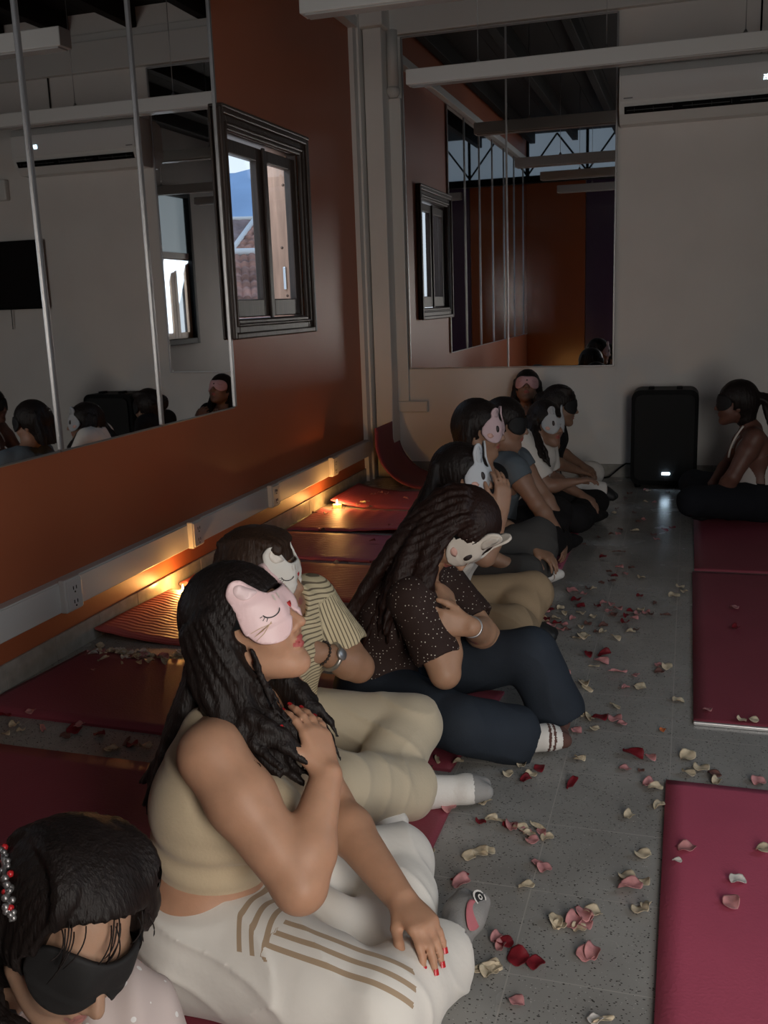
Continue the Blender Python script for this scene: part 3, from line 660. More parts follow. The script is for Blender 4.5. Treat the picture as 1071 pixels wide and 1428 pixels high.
def foot_prims(F, an, toe, up, s=1.0, r=1.0, k=.02, toes=True):
    an, toe = np.asarray(an, float), np.asarray(toe, float); d = nrm(toe-an); up = nrm(np.asarray(up, float)-(np.asarray(up, float)@d)*d); sd = np.cross(d, up)
    heel = an-d*.03*s-up*.03*s
    F.cone(an, heel, .038*s*r, .034*s*r, k); F.cone(heel, toe-up*.005-d*.05*s, .034*s*r, .03*s*r, k)
    F.cone(an, toe-d*.055*s+up*.004, .036*s*r, .026*s*r, k)
    for q in (-1, 1): F.cone(toe-d*.06*s+sd*q*.018*s, toe-d*.012*s+sd*q*.02*s, .027*s*r, .02*s*r, k)
    if toes:
        for i in range(5):
            o = sd*(.034-.016*i)*s; F.cone(toe-d*.035*s+o, toe+o+d*(.0-.004*i)*s, .012*s, .0095*s, .006)

class Person:
    """one seated person; positions are world coordinates, pairs are (right, left)"""
    def __init__(s, label, loc, **kw):
        s.__dict__.update(dict(g=1.0, h=.006, arm=1.0, leg=1.0, bust=0.0, handk=[{}, {}], neckr=.05, skin=(.36, .2, .135), lipcol=(.33, .09, .075), group=None, toes=True)); s.__dict__.update(kw)
        s.loc = V(*loc); s.root = empty('person', s.loc, label, 'person', s.group)
        if hasattr(s, 'frame'): s.defaults()
    def defaults(s):
        """fills the joints that are not given from a cross-legged pose facing frame[0]"""
        o, f = V(*s.frame[0]), nrm(V(*s.frame[1])); l = V(-f[1], f[0], 0); z = UZ; lean = s.frame[2] if len(s.frame) > 2 else 0.0
        W = lambda a, b, c: o+f*(a+lean*max(0, c-.12))+l*b+z*c
        d = dict(pel=W(0, 0, .13), wai=W(.0, 0, .27), che=W(.02, 0, .42), nek=W(.03, 0, .565), sh=[W(.02, -.165, .53), W(.02, .165, .53)], el=[W(.06, -.24, .3), W(.06, .24, .3)], wr=[W(.3, -.17, .2), W(.3, .17, .2)],
                 hip=[W(.02, -.1, .12), W(.02, .1, .12)], kn=[W(.4, -.28, .15), W(.4, .28, .15)], an=[W(.36, .12, .07), W(.3, -.1, .06)], toe=[W(.4, .28, .05), W(.34, -.24, .05)])
        for k_, v in d.items():
            if not hasattr(s, k_): setattr(s, k_, v)
        if not hasattr(s, 'head'): s.head = Head(W(.06, 0, .7), f, z)
        if not hasattr(s, 'fw'): s.fw = f
    def bounds(s, pts, m=.13):
        p = np.array(pts); return p.min(0)-m, p.max(0)+m
    def allpts(s): return [s.pel, s.wai, s.che, s.nek, s.head.P(0, .13), s.head.P(.1, 0), s.head.P(-.12, 0), *s.sh, *s.el, *s.wr, *[w+nrm(w-e)*.1 for w, e in zip(s.wr, s.el)], *s.hip, *s.kn, *s.an, *s.toe]
    def torso(s, F, g=0.0, bust=True, shoulders=True, low=True, k=.05):
        l = nrm(s.sh[1]-s.sh[0]); q = s.g; up = nrm(s.nek-s.pel); fw = s.fw
        hl = nrm(s.hip[1]-s.hip[0])
        if low:
            F.cone(s.hip[0]-fw*.03+UZ*.0, s.hip[1]-fw*.03, .105*q+g, k=k); F.cone(s.pel-hl*.06*q, s.pel+hl*.06*q, .112*q+g, k=k)
        for a in (-1, 1):
            F.cone(s.pel+hl*a*.055*q+UZ*.03, s.wai+l*a*.05*q, .098*q+g, .088*q+g, k)
            F.cone(s.wai+l*a*.05*q, s.che+l*a*.058*q, .088*q+g, .098*q+g, k)
            F.cone(s.che+l*a*.058*q, s.che+l*a*.07*q+(s.nek-s.che)*.5, .098*q+g, .07*q+g, k)
            if bust and s.bust: F.ell(s.che+l*a*.075*q+fw*(.085+.02*s.bust)*q-up*.015, V(.066, .062, .064)*(q*(.8+.2*s.bust))+g, (fw, up, l), .04)
        if shoulders:
            for i in (0, 1):
                F.cone(s.nek-up*.015, s.sh[i], .042*q+g, .05*q+g, .035)
    def arms(s, F, g=0.0, upto=1.0, which=(0, 1), k=.02):
        for i in which:
            a, e, w = s.sh[i], s.el[i], s.wr[i]; q = s.arm; m1 = a+(e-a)*.35
            if upto >= 1:
                F.cone(a, m1, .052*q+g, .053*q+g, k); F.cone(m1, e, .053*q+g, .039*q+g, k)
            else:
                b = a+(e-a)*upto; F.cone(a, b, .053*q+g, .05*q+g*1.3, k)
            if upto >= 1:
                m2 = e+(w-e)*.3; F.cone(e, m2, .039*q+g, .041*q+g, k); F.cone(m2, w, .041*q+g, .026*min(q, 1.15)+g, k)
    def legs(s, F, g=0.0, upto=1.0, k=.03, flare=0.0, calf=1.0):
        for i in (0, 1):
            h_, kk, a = s.hip[i], s.kn[i], s.an[i]; q = s.leg
            F.cone(h_, kk, .088*q+g, .06*q+g, k); m = kk+(a-kk)*.35
            F.cone(kk, m, .058*q+g, .054*q*calf+g, k); F.cone(m, kk+(a-kk)*upto, .054*q*calf+g, .036*q+g+flare, k)
    def body(s):
        lo, hi = s.bounds(s.allpts()); F = SDF(lo, hi, s.h); s.torso(F); s.arms(F); s.legs(F)
        for i in (0, 1): foot_prims(F, s.an[i], s.toe[i], UZ, toes=False)
        head_prims(F, s.head, s.nek, s.neckr)
        s.tips = []
        for i in (0, 1):
            hk = dict(s.handk[i]); d = hk.pop('d', s.wr[i]-s.el[i]); n = hk.pop('n', UZ); t = hk.pop('t', (s.sh[1-i]-s.sh[i])); s.tips.append(hand_prims(F, s.wr[i], d, n, t, **hk))
        lp = lips(s.head); s.F = F
        sk = skin('%d_%d_%d' % tuple(int(c*1000) for c in s.skin), s.skin); lm = mat('lips_%d_%d' % (int(s.lipcol[0]*1000), int(s.lipcol[1]*1000)), s.lipcol, .38, .5)
        s.bodyo = F.build('body', [sk, lm], s.root, mi=lambda P: lp(P).astype(int)); return s
    def folds(s, amp=.004, fr=38, seed=0):
        r = np.random.RandomState(seed); a = r.rand(8)*6
        def fn(X, Y, Z):
            w1 = 1.6*np.sin(11*Y+5*X+a[0])+1.1*np.sin(17*Z-6*X+a[1]); w2 = 1.5*np.sin(10*X-7*Z+a[2])+1.2*np.sin(16*Y+a[3])
            r1 = (1-np.abs(np.sin(fr*.55*(X*.75+Z*1.0+.35*Y)+w1)))**2.2; r2 = (1-np.abs(np.sin(fr*.5*(Y-.6*Z+.45*X)+w2)))**2.2
            m1 = np.clip(.5+.9*np.sin(8*X+6*Y+a[4])*np.sin(9*Z+a[5]), 0, 1); m2 = np.clip(.5+.9*np.sin(7*Y-8*Z+a[6])*np.sin(8*X+a[7]), 0, 1)
            return -amp*(1.5*r1*m1+1.3*r2*m2)+amp*.5
        return fn
    def field(s, pts, m=.16, h=None): lo, hi = s.bounds(pts, m); return SDF(lo, hi, h or s.h)
    def shirt(s, m, name='shirt', g=.011, sleeve=.55, hem=None, neck=(.062, .03), nfw=.0, folds=(.0025, 45), attrs=None, low=True, h=None, cutarm=0):
        F = s.field([s.pel, s.wai, s.che, s.nek, *s.sh, *s.el, *s.hip], .17, h); s.torso(F, g, low=low)
        if sleeve: s.arms(F, g*1.1, sleeve, k=.03)
        up = nrm(s.nek-s.che)
        if hem is not None: F.plane(-UZ if not hasattr(s, 'hemn') else s.hemn, s.wai+(s.pel-s.wai)*hem, .006)
        if sleeve and sleeve < 1:
            for i in (0, 1):
                a = s.sh[i]; e = s.el[i]; d = nrm(e-a); c = a+(e-a)*(sleeve+.02); F.ell(c+d*.055, V(.05, .1, .1), (d, *perp(d)), .006, 's')
        if folds: F.disp(s.folds(*folds))
        nc = s.nek+s.fw*nfw; F.cone(nc-up*neck[1], nc+up*.15+s.fw*.02, neck[0], neck[0]*1.3, .01, 's')
        return F.build(name, m, s.root, attrs=attrs)
    def pants(s, m, name='trousers', g=.014, upto=.9, waist=.75, flare=.012, folds=(.004, 34), attrs=None, mi=None, cut=True, h=None, calf=1.1, lap=()):
        F = s.field([s.pel, s.wai, *s.hip, *s.kn, *s.an], .17, h)
        hl = nrm(s.hip[1]-s.hip[0]); q = s.g; fw = s.fw
        F.cone(s.hip[0]-fw*.03, s.hip[1]-fw*.03, .105*q+g, k=.05); F.cone(s.pel-hl*.06*q, s.pel+hl*.06*q, .112*q+g, k=.05)
        for a in (-1, 1): F.cone(s.pel+hl*a*.055*q+UZ*.03, s.wai+hl*a*.05*q, .098*q+g*.8, .088*q+g*.6, .05)
        F.plane(nrm(s.wai-s.pel), s.pel+(s.wai-s.pel)*waist, .008)
        s.legs(F, g, upto, .025, flare, calf)
        for a, b, ra, rb in lap: F.cone(a, b, ra, rb, .05)
        if cut:
            for i in (0, 1):
                d = nrm(s.an[i]-s.kn[i]); c = s.kn[i]+(s.an[i]-s.kn[i])*(upto+.06); F.ell(c+d*.045, V(.045, .075, .075), (d, *perp(d)), .008, 's')
        if folds: F.disp(s.folds(*folds, seed=3))
        return F.build(name, m, s.root, attrs=attrs, mi=mi)
    def sock(s, i, m, name='sock', r=1.14, start=.86, mi=None, up=UZ, h=None):
        a = s.kn[i]+(s.an[i]-s.kn[i])*start; F = s.field([a, s.an[i], s.toe[i]], .09, h or min(s.h, .005)); F.cone(a, s.an[i], .043*s.leg, .042, .02); foot_prims(F, s.an[i], s.toe[i], up, r=r, toes=False)
        return F.build(name, m, s.root, mi=mi)
def perp(d):
    a = np.cross(d, UZ); a = nrm(a) if np.linalg.norm(a) > .1 else nrm(np.cross(d, V(1, 0, 0))); return a, np.cross(d, a)

def bez(p, n=10):
    p = [np.asarray(q, float) for q in p]; out = []
    for i in range(n+1):
        t = i/n; q = p[:]
        while len(q) > 1: q = [q[j]*(1-t)+q[j+1]*t for j in range(len(q)-1)]
        out.append(q[0])
    return out
M_hair = lambda nm, c: mat('hair_'+nm, c, .48, .22, bump=(60, .7), stretch=(3.5, 3.5, .5), noise=(40, .25))
class Hair:
    def __init__(s, P, h=None, pad=.03, extra=(), seed=1):
        s.P = P; H = P.head; pts = [H.P(.12, 0), H.P(-.14, 0), H.P(0, .15), H.P(0, -.1), H.P(0, 0, .12), H.P(0, 0, -.12)]+list(extra)
        p = np.array(pts); s.F = SDF(p.min(0)-pad, p.max(0)+pad, h or P.h); s.r = np.random.RandomState(seed)
    def cap(s, thick=.014, line=.035, front=.058, side=.0, nape=-.08, fringe=None):
        H = s.P.head; q = H.s; F = s.F
        F.ell(H.P(-.014, .037), (V(.098, .093, .078)+thick)*q, H.A, .02)
        F.cone(H.P(-.05, .0), H.P(-.055, nape), (.06+thick)*q, (.045+thick)*q, .03)
        # face opening
        F.ell(H.P(.112, line-.105), V(.08, .105, .105)*q, H.A, .012, 's'); F.ell(H.P(.06, -.085), V(.075, .075, .12)*q, H.A, .012, 's')
        return s
    def strands(s, n, starts, mids, ends, sp=(.01, .03, .035), rad=(.014, .016, .004), wave=0.0, wf=3.0, k=.008, seg=10):
        """locks from random points of the three polyline ranges; every range is a pair of points"""
        for i in range(n):
            t = (i+.5)/n+s.r.uniform(-.5, .5)/n; ctrl = []
            for (a, b), d in zip([starts]+list(mids)+[ends], [sp[0]]+[sp[1]]*len(mids)+[sp[2]]): ctrl.append(np.asarray(a)*(1-t)+np.asarray(b)*t+s.r.normal(0, d, 3)*.6)
            pts = bez(ctrl, seg); ph = s.r.rand()*6; A = s.r.normal(0, 1, 3); A = nrm(A); ax = nrm(pts[-1]-pts[0]); B = np.cross(ax, A); out = []
            for j, p in enumerate(pts):
                w_ = wave*(j/seg)**1.2; out.append(p+w_*(A*math.sin(wf*2*math.pi*j/seg+ph)+B*math.cos(wf*2*math.pi*j/seg+ph)))
            rr = [rad[0]+(rad[1]-rad[0])*min(1, j/(seg*.5)) if j < seg*.5 else rad[1]+(rad[2]-rad[1])*((j/seg-.5)*2)**1.6 for j in range(seg+1)]
            s.F.chain(out, rr, k)
        return s
    def clear(s, m=.004):
        return s
    def build(s, m, amp=.0025, fr=420, name='hair', axis=None):
        H = s.P.head; c = H.c; u = H.u; f = H.f; r = H.r
        def d(X, Y, Z):
            x, y, z = X-c[0], Y-c[1], Z-c[2]; a = np.arctan2(x*r[0]+y*r[1]+z*r[2], -(x*f[0]+y*f[1]+z*f[2])+.001)
            b = x*u[0]+y*u[1]+z*u[2]
            return amp*(np.sin(38*a+3*np.sin(18*b))+.6*np.sin(71*a+2*np.sin(30*b+1)))*np.clip(1-np.abs(b)/.3, .3, 1)
        s.F.disp(d); s.F.ell(H.P(.1, .0), V(.1, .05, .13), H.A, .006, 's'); return s.F.build(name, m, s.P.root)

# ------------------------------------------------------------------ sleep masks
def smooth_poly(pts, n=8):
    """closed Catmull-Rom outline through the points"""
    out = []; N = len(pts); P = [np.array(p, float) for p in pts]
    for i in range(N):
        a, b, c, d = P[i-1], P[i], P[(i+1) % N], P[(i+2) % N]
        for j in range(n):
            t = j/n; out.append(.5*((2*b)+(c-a)*t+(2*a-5*b+4*c-d)*t*t+(3*b-a-3*c+d)*t**3))
    return out
def inside(p, poly):
    c = False; n = len(poly)
    for i in range(n):
        a, b = poly[i], poly[i-1]
        if (a[1] > p[1]) != (b[1] > p[1]) and p[0] < (b[0]-a[0])*(p[1]-a[1])/(b[1]-a[1]+1e-12)+a[0]: c = not c
    return c
def mask_map(H, off=0.0, flat=.0, t0=.012, grow=1.0):
    def f(s_, t):
        R = .088*grow; th = s_/R; th = max(-1.5, min(1.5, th)); tt = t
        fr = .103-.115*(1-math.cos(th))
        if tt < -.02: fr += .004
        if .03 < tt: fr -= .3*(min(tt, .07)-.03)
        cheek = .010*math.exp(-((abs(s_)-.036)/.022)**2-(tt/.03)**2)
        return H.P((fr+off+cheek), t0+tt, R*math.sin(th)*(1+off*6))
    return f
def sheet(outline, mp0, mp1, step=.005):
    n = len(outline); poly = [Vector(p) for p in outline]; xs = [p[0] for p in outline]; ysy = [p[1] for p in outline]; inner = []
    x = min(xs)+step*.5
    ol = np.array([(p[0], p[1]) for p in outline])
    while x < max(xs):
        y = min(ysy)+step*.5
        while y < max(ysy):
            if inside((x, y), outline) and np.min(np.hypot(ol[:, 0]-x, ol[:, 1]-y)) > step*.5: inner.append(Vector((x, y)))
            y += step
        x += step
    v, e, fc, *_ = delaunay_2d_cdt([Vector((p[0], p[1])) for p in outline]+inner, [], [list(range(n))], 1, 1e-6)
    bm = bmesh.new(); A = [bm.verts.new(mp1(p.x, p.y)) for p in v]; B = [bm.verts.new(mp0(p.x, p.y)) for p in v]
    cnt = {}
    for f in fc:
        a = bm.faces.new([A[i] for i in f]); b = bm.faces.new([B[i] for i in reversed(f)]); a.smooth = b.smooth = True
        for i in range(len(f)):
            ed = (f[i], f[(i+1) % len(f)]); cnt[ed] = 1
    for (i, j) in cnt:
        if (j, i) not in cnt:
            q = bm.faces.new((A[j], A[i], B[i], B[j])); q.smooth = True
    mb = MB(); mb.bm.free(); mb.bm = bm; return mb
def ribbon(line, w, mp, off=.0012):
    """flat printed line that follows the mask surface; line in mask coordinates"""
    mb = MB(); P = [np.array(p, float) for p in line]; n = len(P); L, R = [], []
    for i, p in enumerate(P):
        t = P[min(i+1, n-1)]-P[max(i-1, 0)]; t = t/(np.linalg.norm(t)+1e-9); q = np.array([-t[1], t[0]])*w*.5*(1 if 0 < i < n-1 else .55); L.append(mb.bm.verts.new(mp(*(p+q)))); R.append(mb.bm.verts.new(mp(*(p-q))))
    for i in range(n-1): mb.bm.faces.new((L[i], L[i+1], R[i+1], R[i]))
    return mb
def arc(cx, cy, r, a0, a1, n=12, ry=None): return [(cx+r*math.cos(math.radians(a0+(a1-a0)*i/n)), cy+(ry or r)*math.sin(math.radians(a0+(a1-a0)*i/n))) for i in range(n+1)]
def join(mbs):
    o = MB()
    for m in mbs:
        me = bpy.data.meshes.new('tmp'); m.bm.to_mesh(me); o.bm.from_mesh(me); bpy.data.meshes.remove(me); m.bm.free()
    return o
CAT = [(0, .036), (.03, .038), (.042, .046), (.052, .068), (.064, .086), (.079, .088), (.092, .07), (.096, .048), (.1, .02), (.1, -.015), (.086, -.043), (.055, -.056), (.03, -.046), (.014, -.02), (0, -.008), (-.014, -.02), (-.03, -.046), (-.055, -.056), (-.086, -.043), (-.1, -.015), (-.1, .02), (-.096, .048), (-.092, .07), (-.079, .088), (-.064, .086), (-.052, .068), (-.042, .046), (-.03, .038)]
OVAL = [(0, .036), (.05, .043), (.085, .035), (.102, .01), (.1, -.02), (.08, -.042), (.052, -.05), (.028, -.042), (.012, -.024), (0, -.016), (-.012, -.024), (-.028, -.042), (-.052, -.05), (-.08, -.042), (-.1, -.02), (-.102, .01), (-.085, .035), (-.05, .043)]
def bunny(e=.17, w=.032, lean=.0): return [(0, .034), (.022, .045), (.025+lean*.5, .045+e*.4), (.026+lean, .045+e*.8), (.04+lean, .045+e), (.055+lean, .045+e*.92), (.064+lean, .045+e*.6), (.062+lean*.4, .06), (.085, .038), (.1, .01), (.098, -.02), (.08, -.045), (.05, -.056), (.026, -.046), (.012, -.028), (0, -.018), (-.012, -.028), (-.026, -.046), (-.05, -.056), (-.08, -.045), (-.098, -.02), (-.1, .01), (-.085, .038), (-.062-lean*.4, .06), (-.064-lean, .045+e*.6), (-.055-lean, .045+e*.92), (-.04-lean, .045+e), (-.026-lean, .045+e*.8), (-.025-lean*.5, .045+e*.4), (-.022, .045)]
def sleep_mask(P, kind, col, step=.006, rough=.75, grow=1.0, ears=.12, lean=0.0, marks=True, name='sleep_mask', t0=.012, sheen=0.0, inner=None):
    H = P.head; ol = smooth_poly({'cat': CAT, 'oval': OVAL}.get(kind) or bunny(ears, lean=lean), 5)
    m0, m1, mm = mask_map(H, 0.0, t0=t0, grow=grow), mask_map(H, .007, t0=t0, grow=grow), mask_map(H, .0085, t0=t0, grow=grow)
    m = mat('mask_%s_%d_%d' % (kind, int(col[0]*999), int(col[2]*999)), col, rough, .4, bump=(90, .15), sheen=sheen)
    o = sheet(ol, m0, m1, step).build(name, m, P.root)
    # elastic strap round the back of the head
    st = [H.P(-.014+.112*math.cos(a), t0+.005+.01*(1-math.cos(a)), .092*math.sin(a)) for a in np.linspace(math.radians(62), math.radians(298), 22)]
    mb = MB(); top = [mb.bm.verts.new(p+H.u*.009) for p in st]; bot = [mb.bm.verts.new(p-H.u*.009) for p in st]
    for i in range(21): mb.bm.faces.new((top[i], top[i+1], bot[i+1], bot[i]))
    mb.build('elastic_strap', M_black, o)
    if not marks: return o
    ink = mat('mask_ink', (.03, .02, .02), .6)
    if kind == 'cat':
        for sg in (-1, 1):
            E = [ribbon([(sg*x, y) for x, y in arc(.052, .008, .0135, 195, 350, 12)], .0024, mm)]
            E += [ribbon([(sg*.0665, .004), (sg*.071, .0035)], .002, mm), ribbon([(sg*.0645, .0), (sg*.069, -.004)], .002, mm), ribbon([(sg*.061, -.0035), (sg*.0645, -.0085)], .002, mm)]
            join(E).build('closed_eye_print', ink, o)
            wk = mat('whisker_print', (.5, .33, .2), .5)
            join([ribbon([(sg*.058, -.016+.002*k), (sg*.078, -.02-.006*(k-1)), (sg*.094, -.024-.009*(k-1))], .0017, mm) for k in range(3)]).build('whisker_print', wk, o)
            sheet(smooth_poly([(sg*.05, .05), (sg*.058, .066), (sg*.068, .078), (sg*.078, .077), (sg*.082, .06), (sg*.074, .046)], 4), mask_map(H, .006, t0=t0, grow=grow), mm, .008).build('inner_ear', mat('mask_inner_%d' % int((inner or col)[1]*999), inner or tuple(min(1, c*1.12) for c in col), .4), o)
            for k in range(2): ribbon([(sg*(.022+.012*k), .032), (sg*(.024+.012*k), .02)], .0065, mm).build('forehead_stripe', mat('mask_foil', (.75, .66, .58), .3, .5, .3), o)
        sheet(smooth_poly([(0, -.0075), (.006, -.001), (.0055, .004), (0, .003), (-.0055, .004), (-.006, -.001)], 4), m1, mm, .004).build('heart_nose', mat('mask_red', (.5, .03, .03), .5), o)
        ribbon([(0, -.0075), (0, -.013)], .0016, mm).build('mouth_print', mat('mask_red', (.5, .03, .03), .5), o)
    elif kind == 'bunny':
        for sg in (-1, 1):
            sheet(smooth_poly([(sg*.044, .02), (sg*.05, .022), (sg*.053, .008), (sg*.05, -.006), (sg*.044, -.005), (sg*.042, .008)], 4), m1, mm, .006).build('eye_print', ink, o)
            sheet(smooth_poly(arc(.074*sg, -.022, .011, 0, 330, 8), 3), m1, mm, .006).build('cheek_print', mat('mask_cheek', (.62, .36, .3), .6), o)
            e = ears; a = lean; sheet(smooth_poly([(sg*(.033+a*.4), .06), (sg*(.035+a*.8), .045+e*.7), (sg*(.045+a), .045+e*.9), (sg*(.055+a), .045+e*.6), (sg*(.052+a*.4), .062)], 4), mask_map(H, .006, t0=t0, grow=grow), mm, .008).build('inner_ear', mat('mask_inner_%d' % int(col[1]*990), tuple(c*.86 for c in col), .6), o)
        join([ribbon([(-.008, .002), (0, -.003), (.008, .002)], .002, mm), ribbon([(0, -.003), (0, -.01)], .002, mm)]).build('muzzle_print', ink, o)
    elif kind == 'oval':
        sheet(smooth_poly(arc(0, .006, .006, 0, 330, 8), 2), m1, mm, .005).build('nose_print', ink, o)
        for sg in (-1, 1): ribbon([(sg*x, y) for x, y in arc(.05, .012, .014, 200, 340, 8)], .002, mm).build('closed_eye_print', mat('mask_stitch', (.35, .12, .16), .6), o)
    return o
# ------------------------------------------------------------------ the woman in the beige tank top (nearest full figure)
H_BLK = (.012, .008, .007); H_BRN = (.017, .007, .005)
P2 = Person('woman in a beige tank top and white striped trousers wearing a pink cat mask', (-.93, 1.63, 0), h=.0045, g=1.12, arm=1.18, leg=1.08, bust=1.0, skin=(.46, .25, .155), lipcol=(.42, .1, .09), neckr=.052,
    pel=V(-.905, 1.63, .145), wai=V(-.89, 1.63, .27), che=V(-.865, 1.63, .405), nek=V(-.84, 1.63, .58), fw=nrm(V(1, -.08, .05)),
    sh=[V(-.815, 1.475, .55), V(-.82, 1.79, .535)], el=[V(-.625, 1.41, .355), V(-.715, 1.80, .29)], wr=[V(-.62, 1.55, .495), V(-.50, 1.60, .225)],
    hip=[V(-.87, 1.525, .135), V(-.87, 1.735, .135)], kn=[V(-.495, 1.43, .12), V(-.60, 1.91, .10)], an=[V(-.435, 1.64, .075), V(-.50, 1.56, .055)], toe=[V(-.405, 1.825, .10), V(-.41, 1.40, .03)],
    head=Head(V(-.806, 1.635, .742), (.9, .0, .42), (-.42, 0, .9), .97),
    handk=[dict(d=V(-.45, .5, .75), n=V(.8, -.35, .5), t=V(-.2, -1, .2), curl=(14, 18, 12), spread=.13, thumb=(.7, .1), s=.94), dict(d=V(.66, -.6, -.12), n=V(.25, -.1, .95), t=V(-.6, -.8, 0), curl=(26, 20, 12), spread=.05, thumb=(.55, .3), s=.96)])
P2.body()
M_nail = mat('red_nail_varnish', (.5, .02, .025), .25, .5)
for tp in P2.tips: nails(tp, M_nail, P2.root)
# tank top
F = P2.field([P2.pel, P2.wai, P2.che, P2.nek, *P2.sh], .16); P2.torso(F, .009, shoulders=False, low=False, k=.045)
for a, i in ((-1, 0), (1, 1)):
    l = nrm(P2.sh[1]-P2.sh[0]); q = P2.nek+l*a*.075-UZ*.012
    F.cone(P2.che+l*a*.075+(P2.nek-P2.che)*.5, q-UZ*.02, .075, .035, .04); F.cone(q-UZ*.02-P2.fw*.02, q-P2.fw*.035, .04, .03, .04)
F.plane(nrm(V(-.35, 0, -1)), V(-.93, 1.63, .268), .006)
for i in (0, 1):
    s_, e_ = P2.sh[i], P2.el[i]; l = nrm(P2.sh[1]-P2.sh[0])*(1 if i else -1)
    F.cone(s_+l*.08+UZ*.01, s_+l*.075-UZ*.075, .082, .06, .012, 's')
F.cone(P2.nek+P2.fw*.05+UZ*.02, P2.nek+P2.fw*.12+UZ*.01, .055, .06, .012, 's')
F.disp(lambda X, Y, Z: .0035*np.sin(95*(Z+.35*(X+.95))+2*np.sin(14*Y+5*X))*np.clip((.42-Z)/.1, 0, 1))
M_tank = mat('beige_rib_knit', (.53, .42, .28), .85, .2, bump=(160, .2), sheen=.2)
F.build('tank_top', M_tank, P2.root)
# white track trousers with three tan stripes down the outer side
def stripe_attr(P):
    A, B = aty(384, 1302, 1.45), aty(600, 1364, 1.39); d = nrm(B-A); L = np.linalg.norm(B-A); o = V(.1, -.5, .86); o = nrm(o-(o@d)*d); c = np.cross(d, o)
    def fn(W):
        q = W-A; t = q@d; v = q@c; out = np.where((t > 0) & (t < L) & (np.abs(v) < .05) & (q@o > -.07), v, 9.0)
        w_ = W[:, 0]+.735+.6*(W[:, 2]-.22); hip = (W[:, 1] < 1.60) & (W[:, 2] > .2) & (W[:, 0] < -.66) & (out > 1); out[hip] = np.where(np.abs(w_[hip]) < .04, w_[hip], 9)
        a, b = P.hip[1]+V(-.05, 0, .03), P.kn[1]; d2 = nrm(b-a); L2 = np.linalg.norm(b-a); o2 = V(.1, .9, .5); o2 = nrm(o2-(o2@d2)*d2); c2 = np.cross(d2, o2); q = W-a; far = (q@o2 > .03) & (W[:, 1] > 1.8) & (q@d2 > 0); out[far] = (q@c2)[far]
        return out
    return fn
M_track = stripes_mat('white_track_trousers', (.74, .70, .64), (.40, .29, .19), 'stripe', .0275, .0105, .7, (-.04, .04), .15)
P2.pants(M_track, 'trousers', g=.017, upto=.93, waist=.62, flare=.022, folds=(.006, 46), lap=[(V(-.80, 1.63, .14), V(-.58, 1.66, .075), .095, .06), (V(-.86, 1.50, .115), V(-.62, 1.445, .105), .112, .095)], attrs={'stripe': stripe_attr(P2)}, calf=1.15)
# grey socks, the visible one with a printed animal face
M_gsock = mat('grey_sock', (.26, .25, .24), .9, .2, bump=(250, .3)); M_tansock = mat('tan_sock', (.42, .3, .19), .9, .2, bump=(250, .3)); M_wht = mat('white_knit', (.7, .67, .63), .9, .2, bump=(250, .3))
P2.sock(0, M_gsock, r=1.06, start=.9, h=.004); P2.sock(1, M_tansock, 'tan_sock', r=1.04, h=.004)
def sock_face(P):
    an, to = P.an[0], P.toe[0]; d = nrm(to-an); n = nrm(V(.75, -.35, .55)-(V(.75, -.35, .55)@d)*d); a = np.cross(n, d); c = an+(to-an)*.62
    r = lambda u, v: tuple(c+d*u+a*v+n*(.0385-u*.06-abs(v)**2*9))
    sheet(smooth_poly([(-.045, -.002), (-.02, -.02), (.02, -.024), (.03, 0), (.02, .024), (-.02, .018)], 3), r, lambda u, v: tuple(V(*r(u, v))+n*.0012), .006).build('muzzle_print', mat('sock_pink', (.5, .15, .17), .8), P.root)
    mk = lambda u, v: tuple(V(*r(u, v))+n*.0022)
    sheet(smooth_poly(arc(.042, .006, .014, 0, 330, 9), 2), r, mk, .006).build('eye_print', mat('sock_black', (.02, .02, .02), .8), P.root)
    join([ribbon(arc(.042, .006, .017, 0, 350, 14), .004, lambda u, v: tuple(V(*r(u, v))+n*.003)), ribbon(arc(.044, .008, .005, 0, 350, 8), .003, lambda u, v: tuple(V(*r(u, v))+n*.0035))]).build('eye_ring_print', M_wht, P.root)
sock_face(P2)
sleep_mask(P2, 'cat', (.78, .55, .55), .0045, .4, 1.0, inner=(.8, .6, .6))
# long wavy black hair falling to the chest and down the back
hr = Hair(P2, .005, extra=[V(-.62, 1.5, .44), V(-.62, 1.78, .44), V(-1.08, 1.5, .3), V(-1.06, 1.75, .3)], seed=4)
H = P2.head; hr.cap(.016, line=.05)
hr.strands(20, (H.P(-.09, .03, .05), H.P(-.09, .03, -.06)), [(H.P(-.15, -.1, .06), H.P(-.15, -.1, -.08)), (V(-.955, 1.53, .55), V(-.955, 1.72, .55))], (V(-1.0, 1.52, .38), V(-.985, 1.72, .40)), wave=.012, wf=1.6, rad=(.02, .022, .006))
hr.strands(16, (H.P(-.01, .06, .085), H.P(-.08, .04, .07)), [(H.P(-.01, -.06, .098), H.P(-.09, -.08, .09)), (V(-.80, 1.55, .615), V(-.87, 1.53, .615))], (V(-.655, 1.575, .52), V(-.745, 1.49, .50)), wave=.014, wf=2.0, rad=(.016, .018, .007), sp=(.006, .012, .03))
hr.strands(10, (H.P(.02, .04, .085), H.P(-.04, .04, .085)), [(H.P(-.01, -.1, .085), H.P(-.05, -.1, .09)), (V(-.735, 1.60, .60), V(-.79, 1.56, .6))], (V(-.64, 1.615, .505), V(-.68, 1.57, .475)), wave=.018, wf=2.4, rad=(.01, .012, .005), sp=(.005, .01, .02), seg=14)
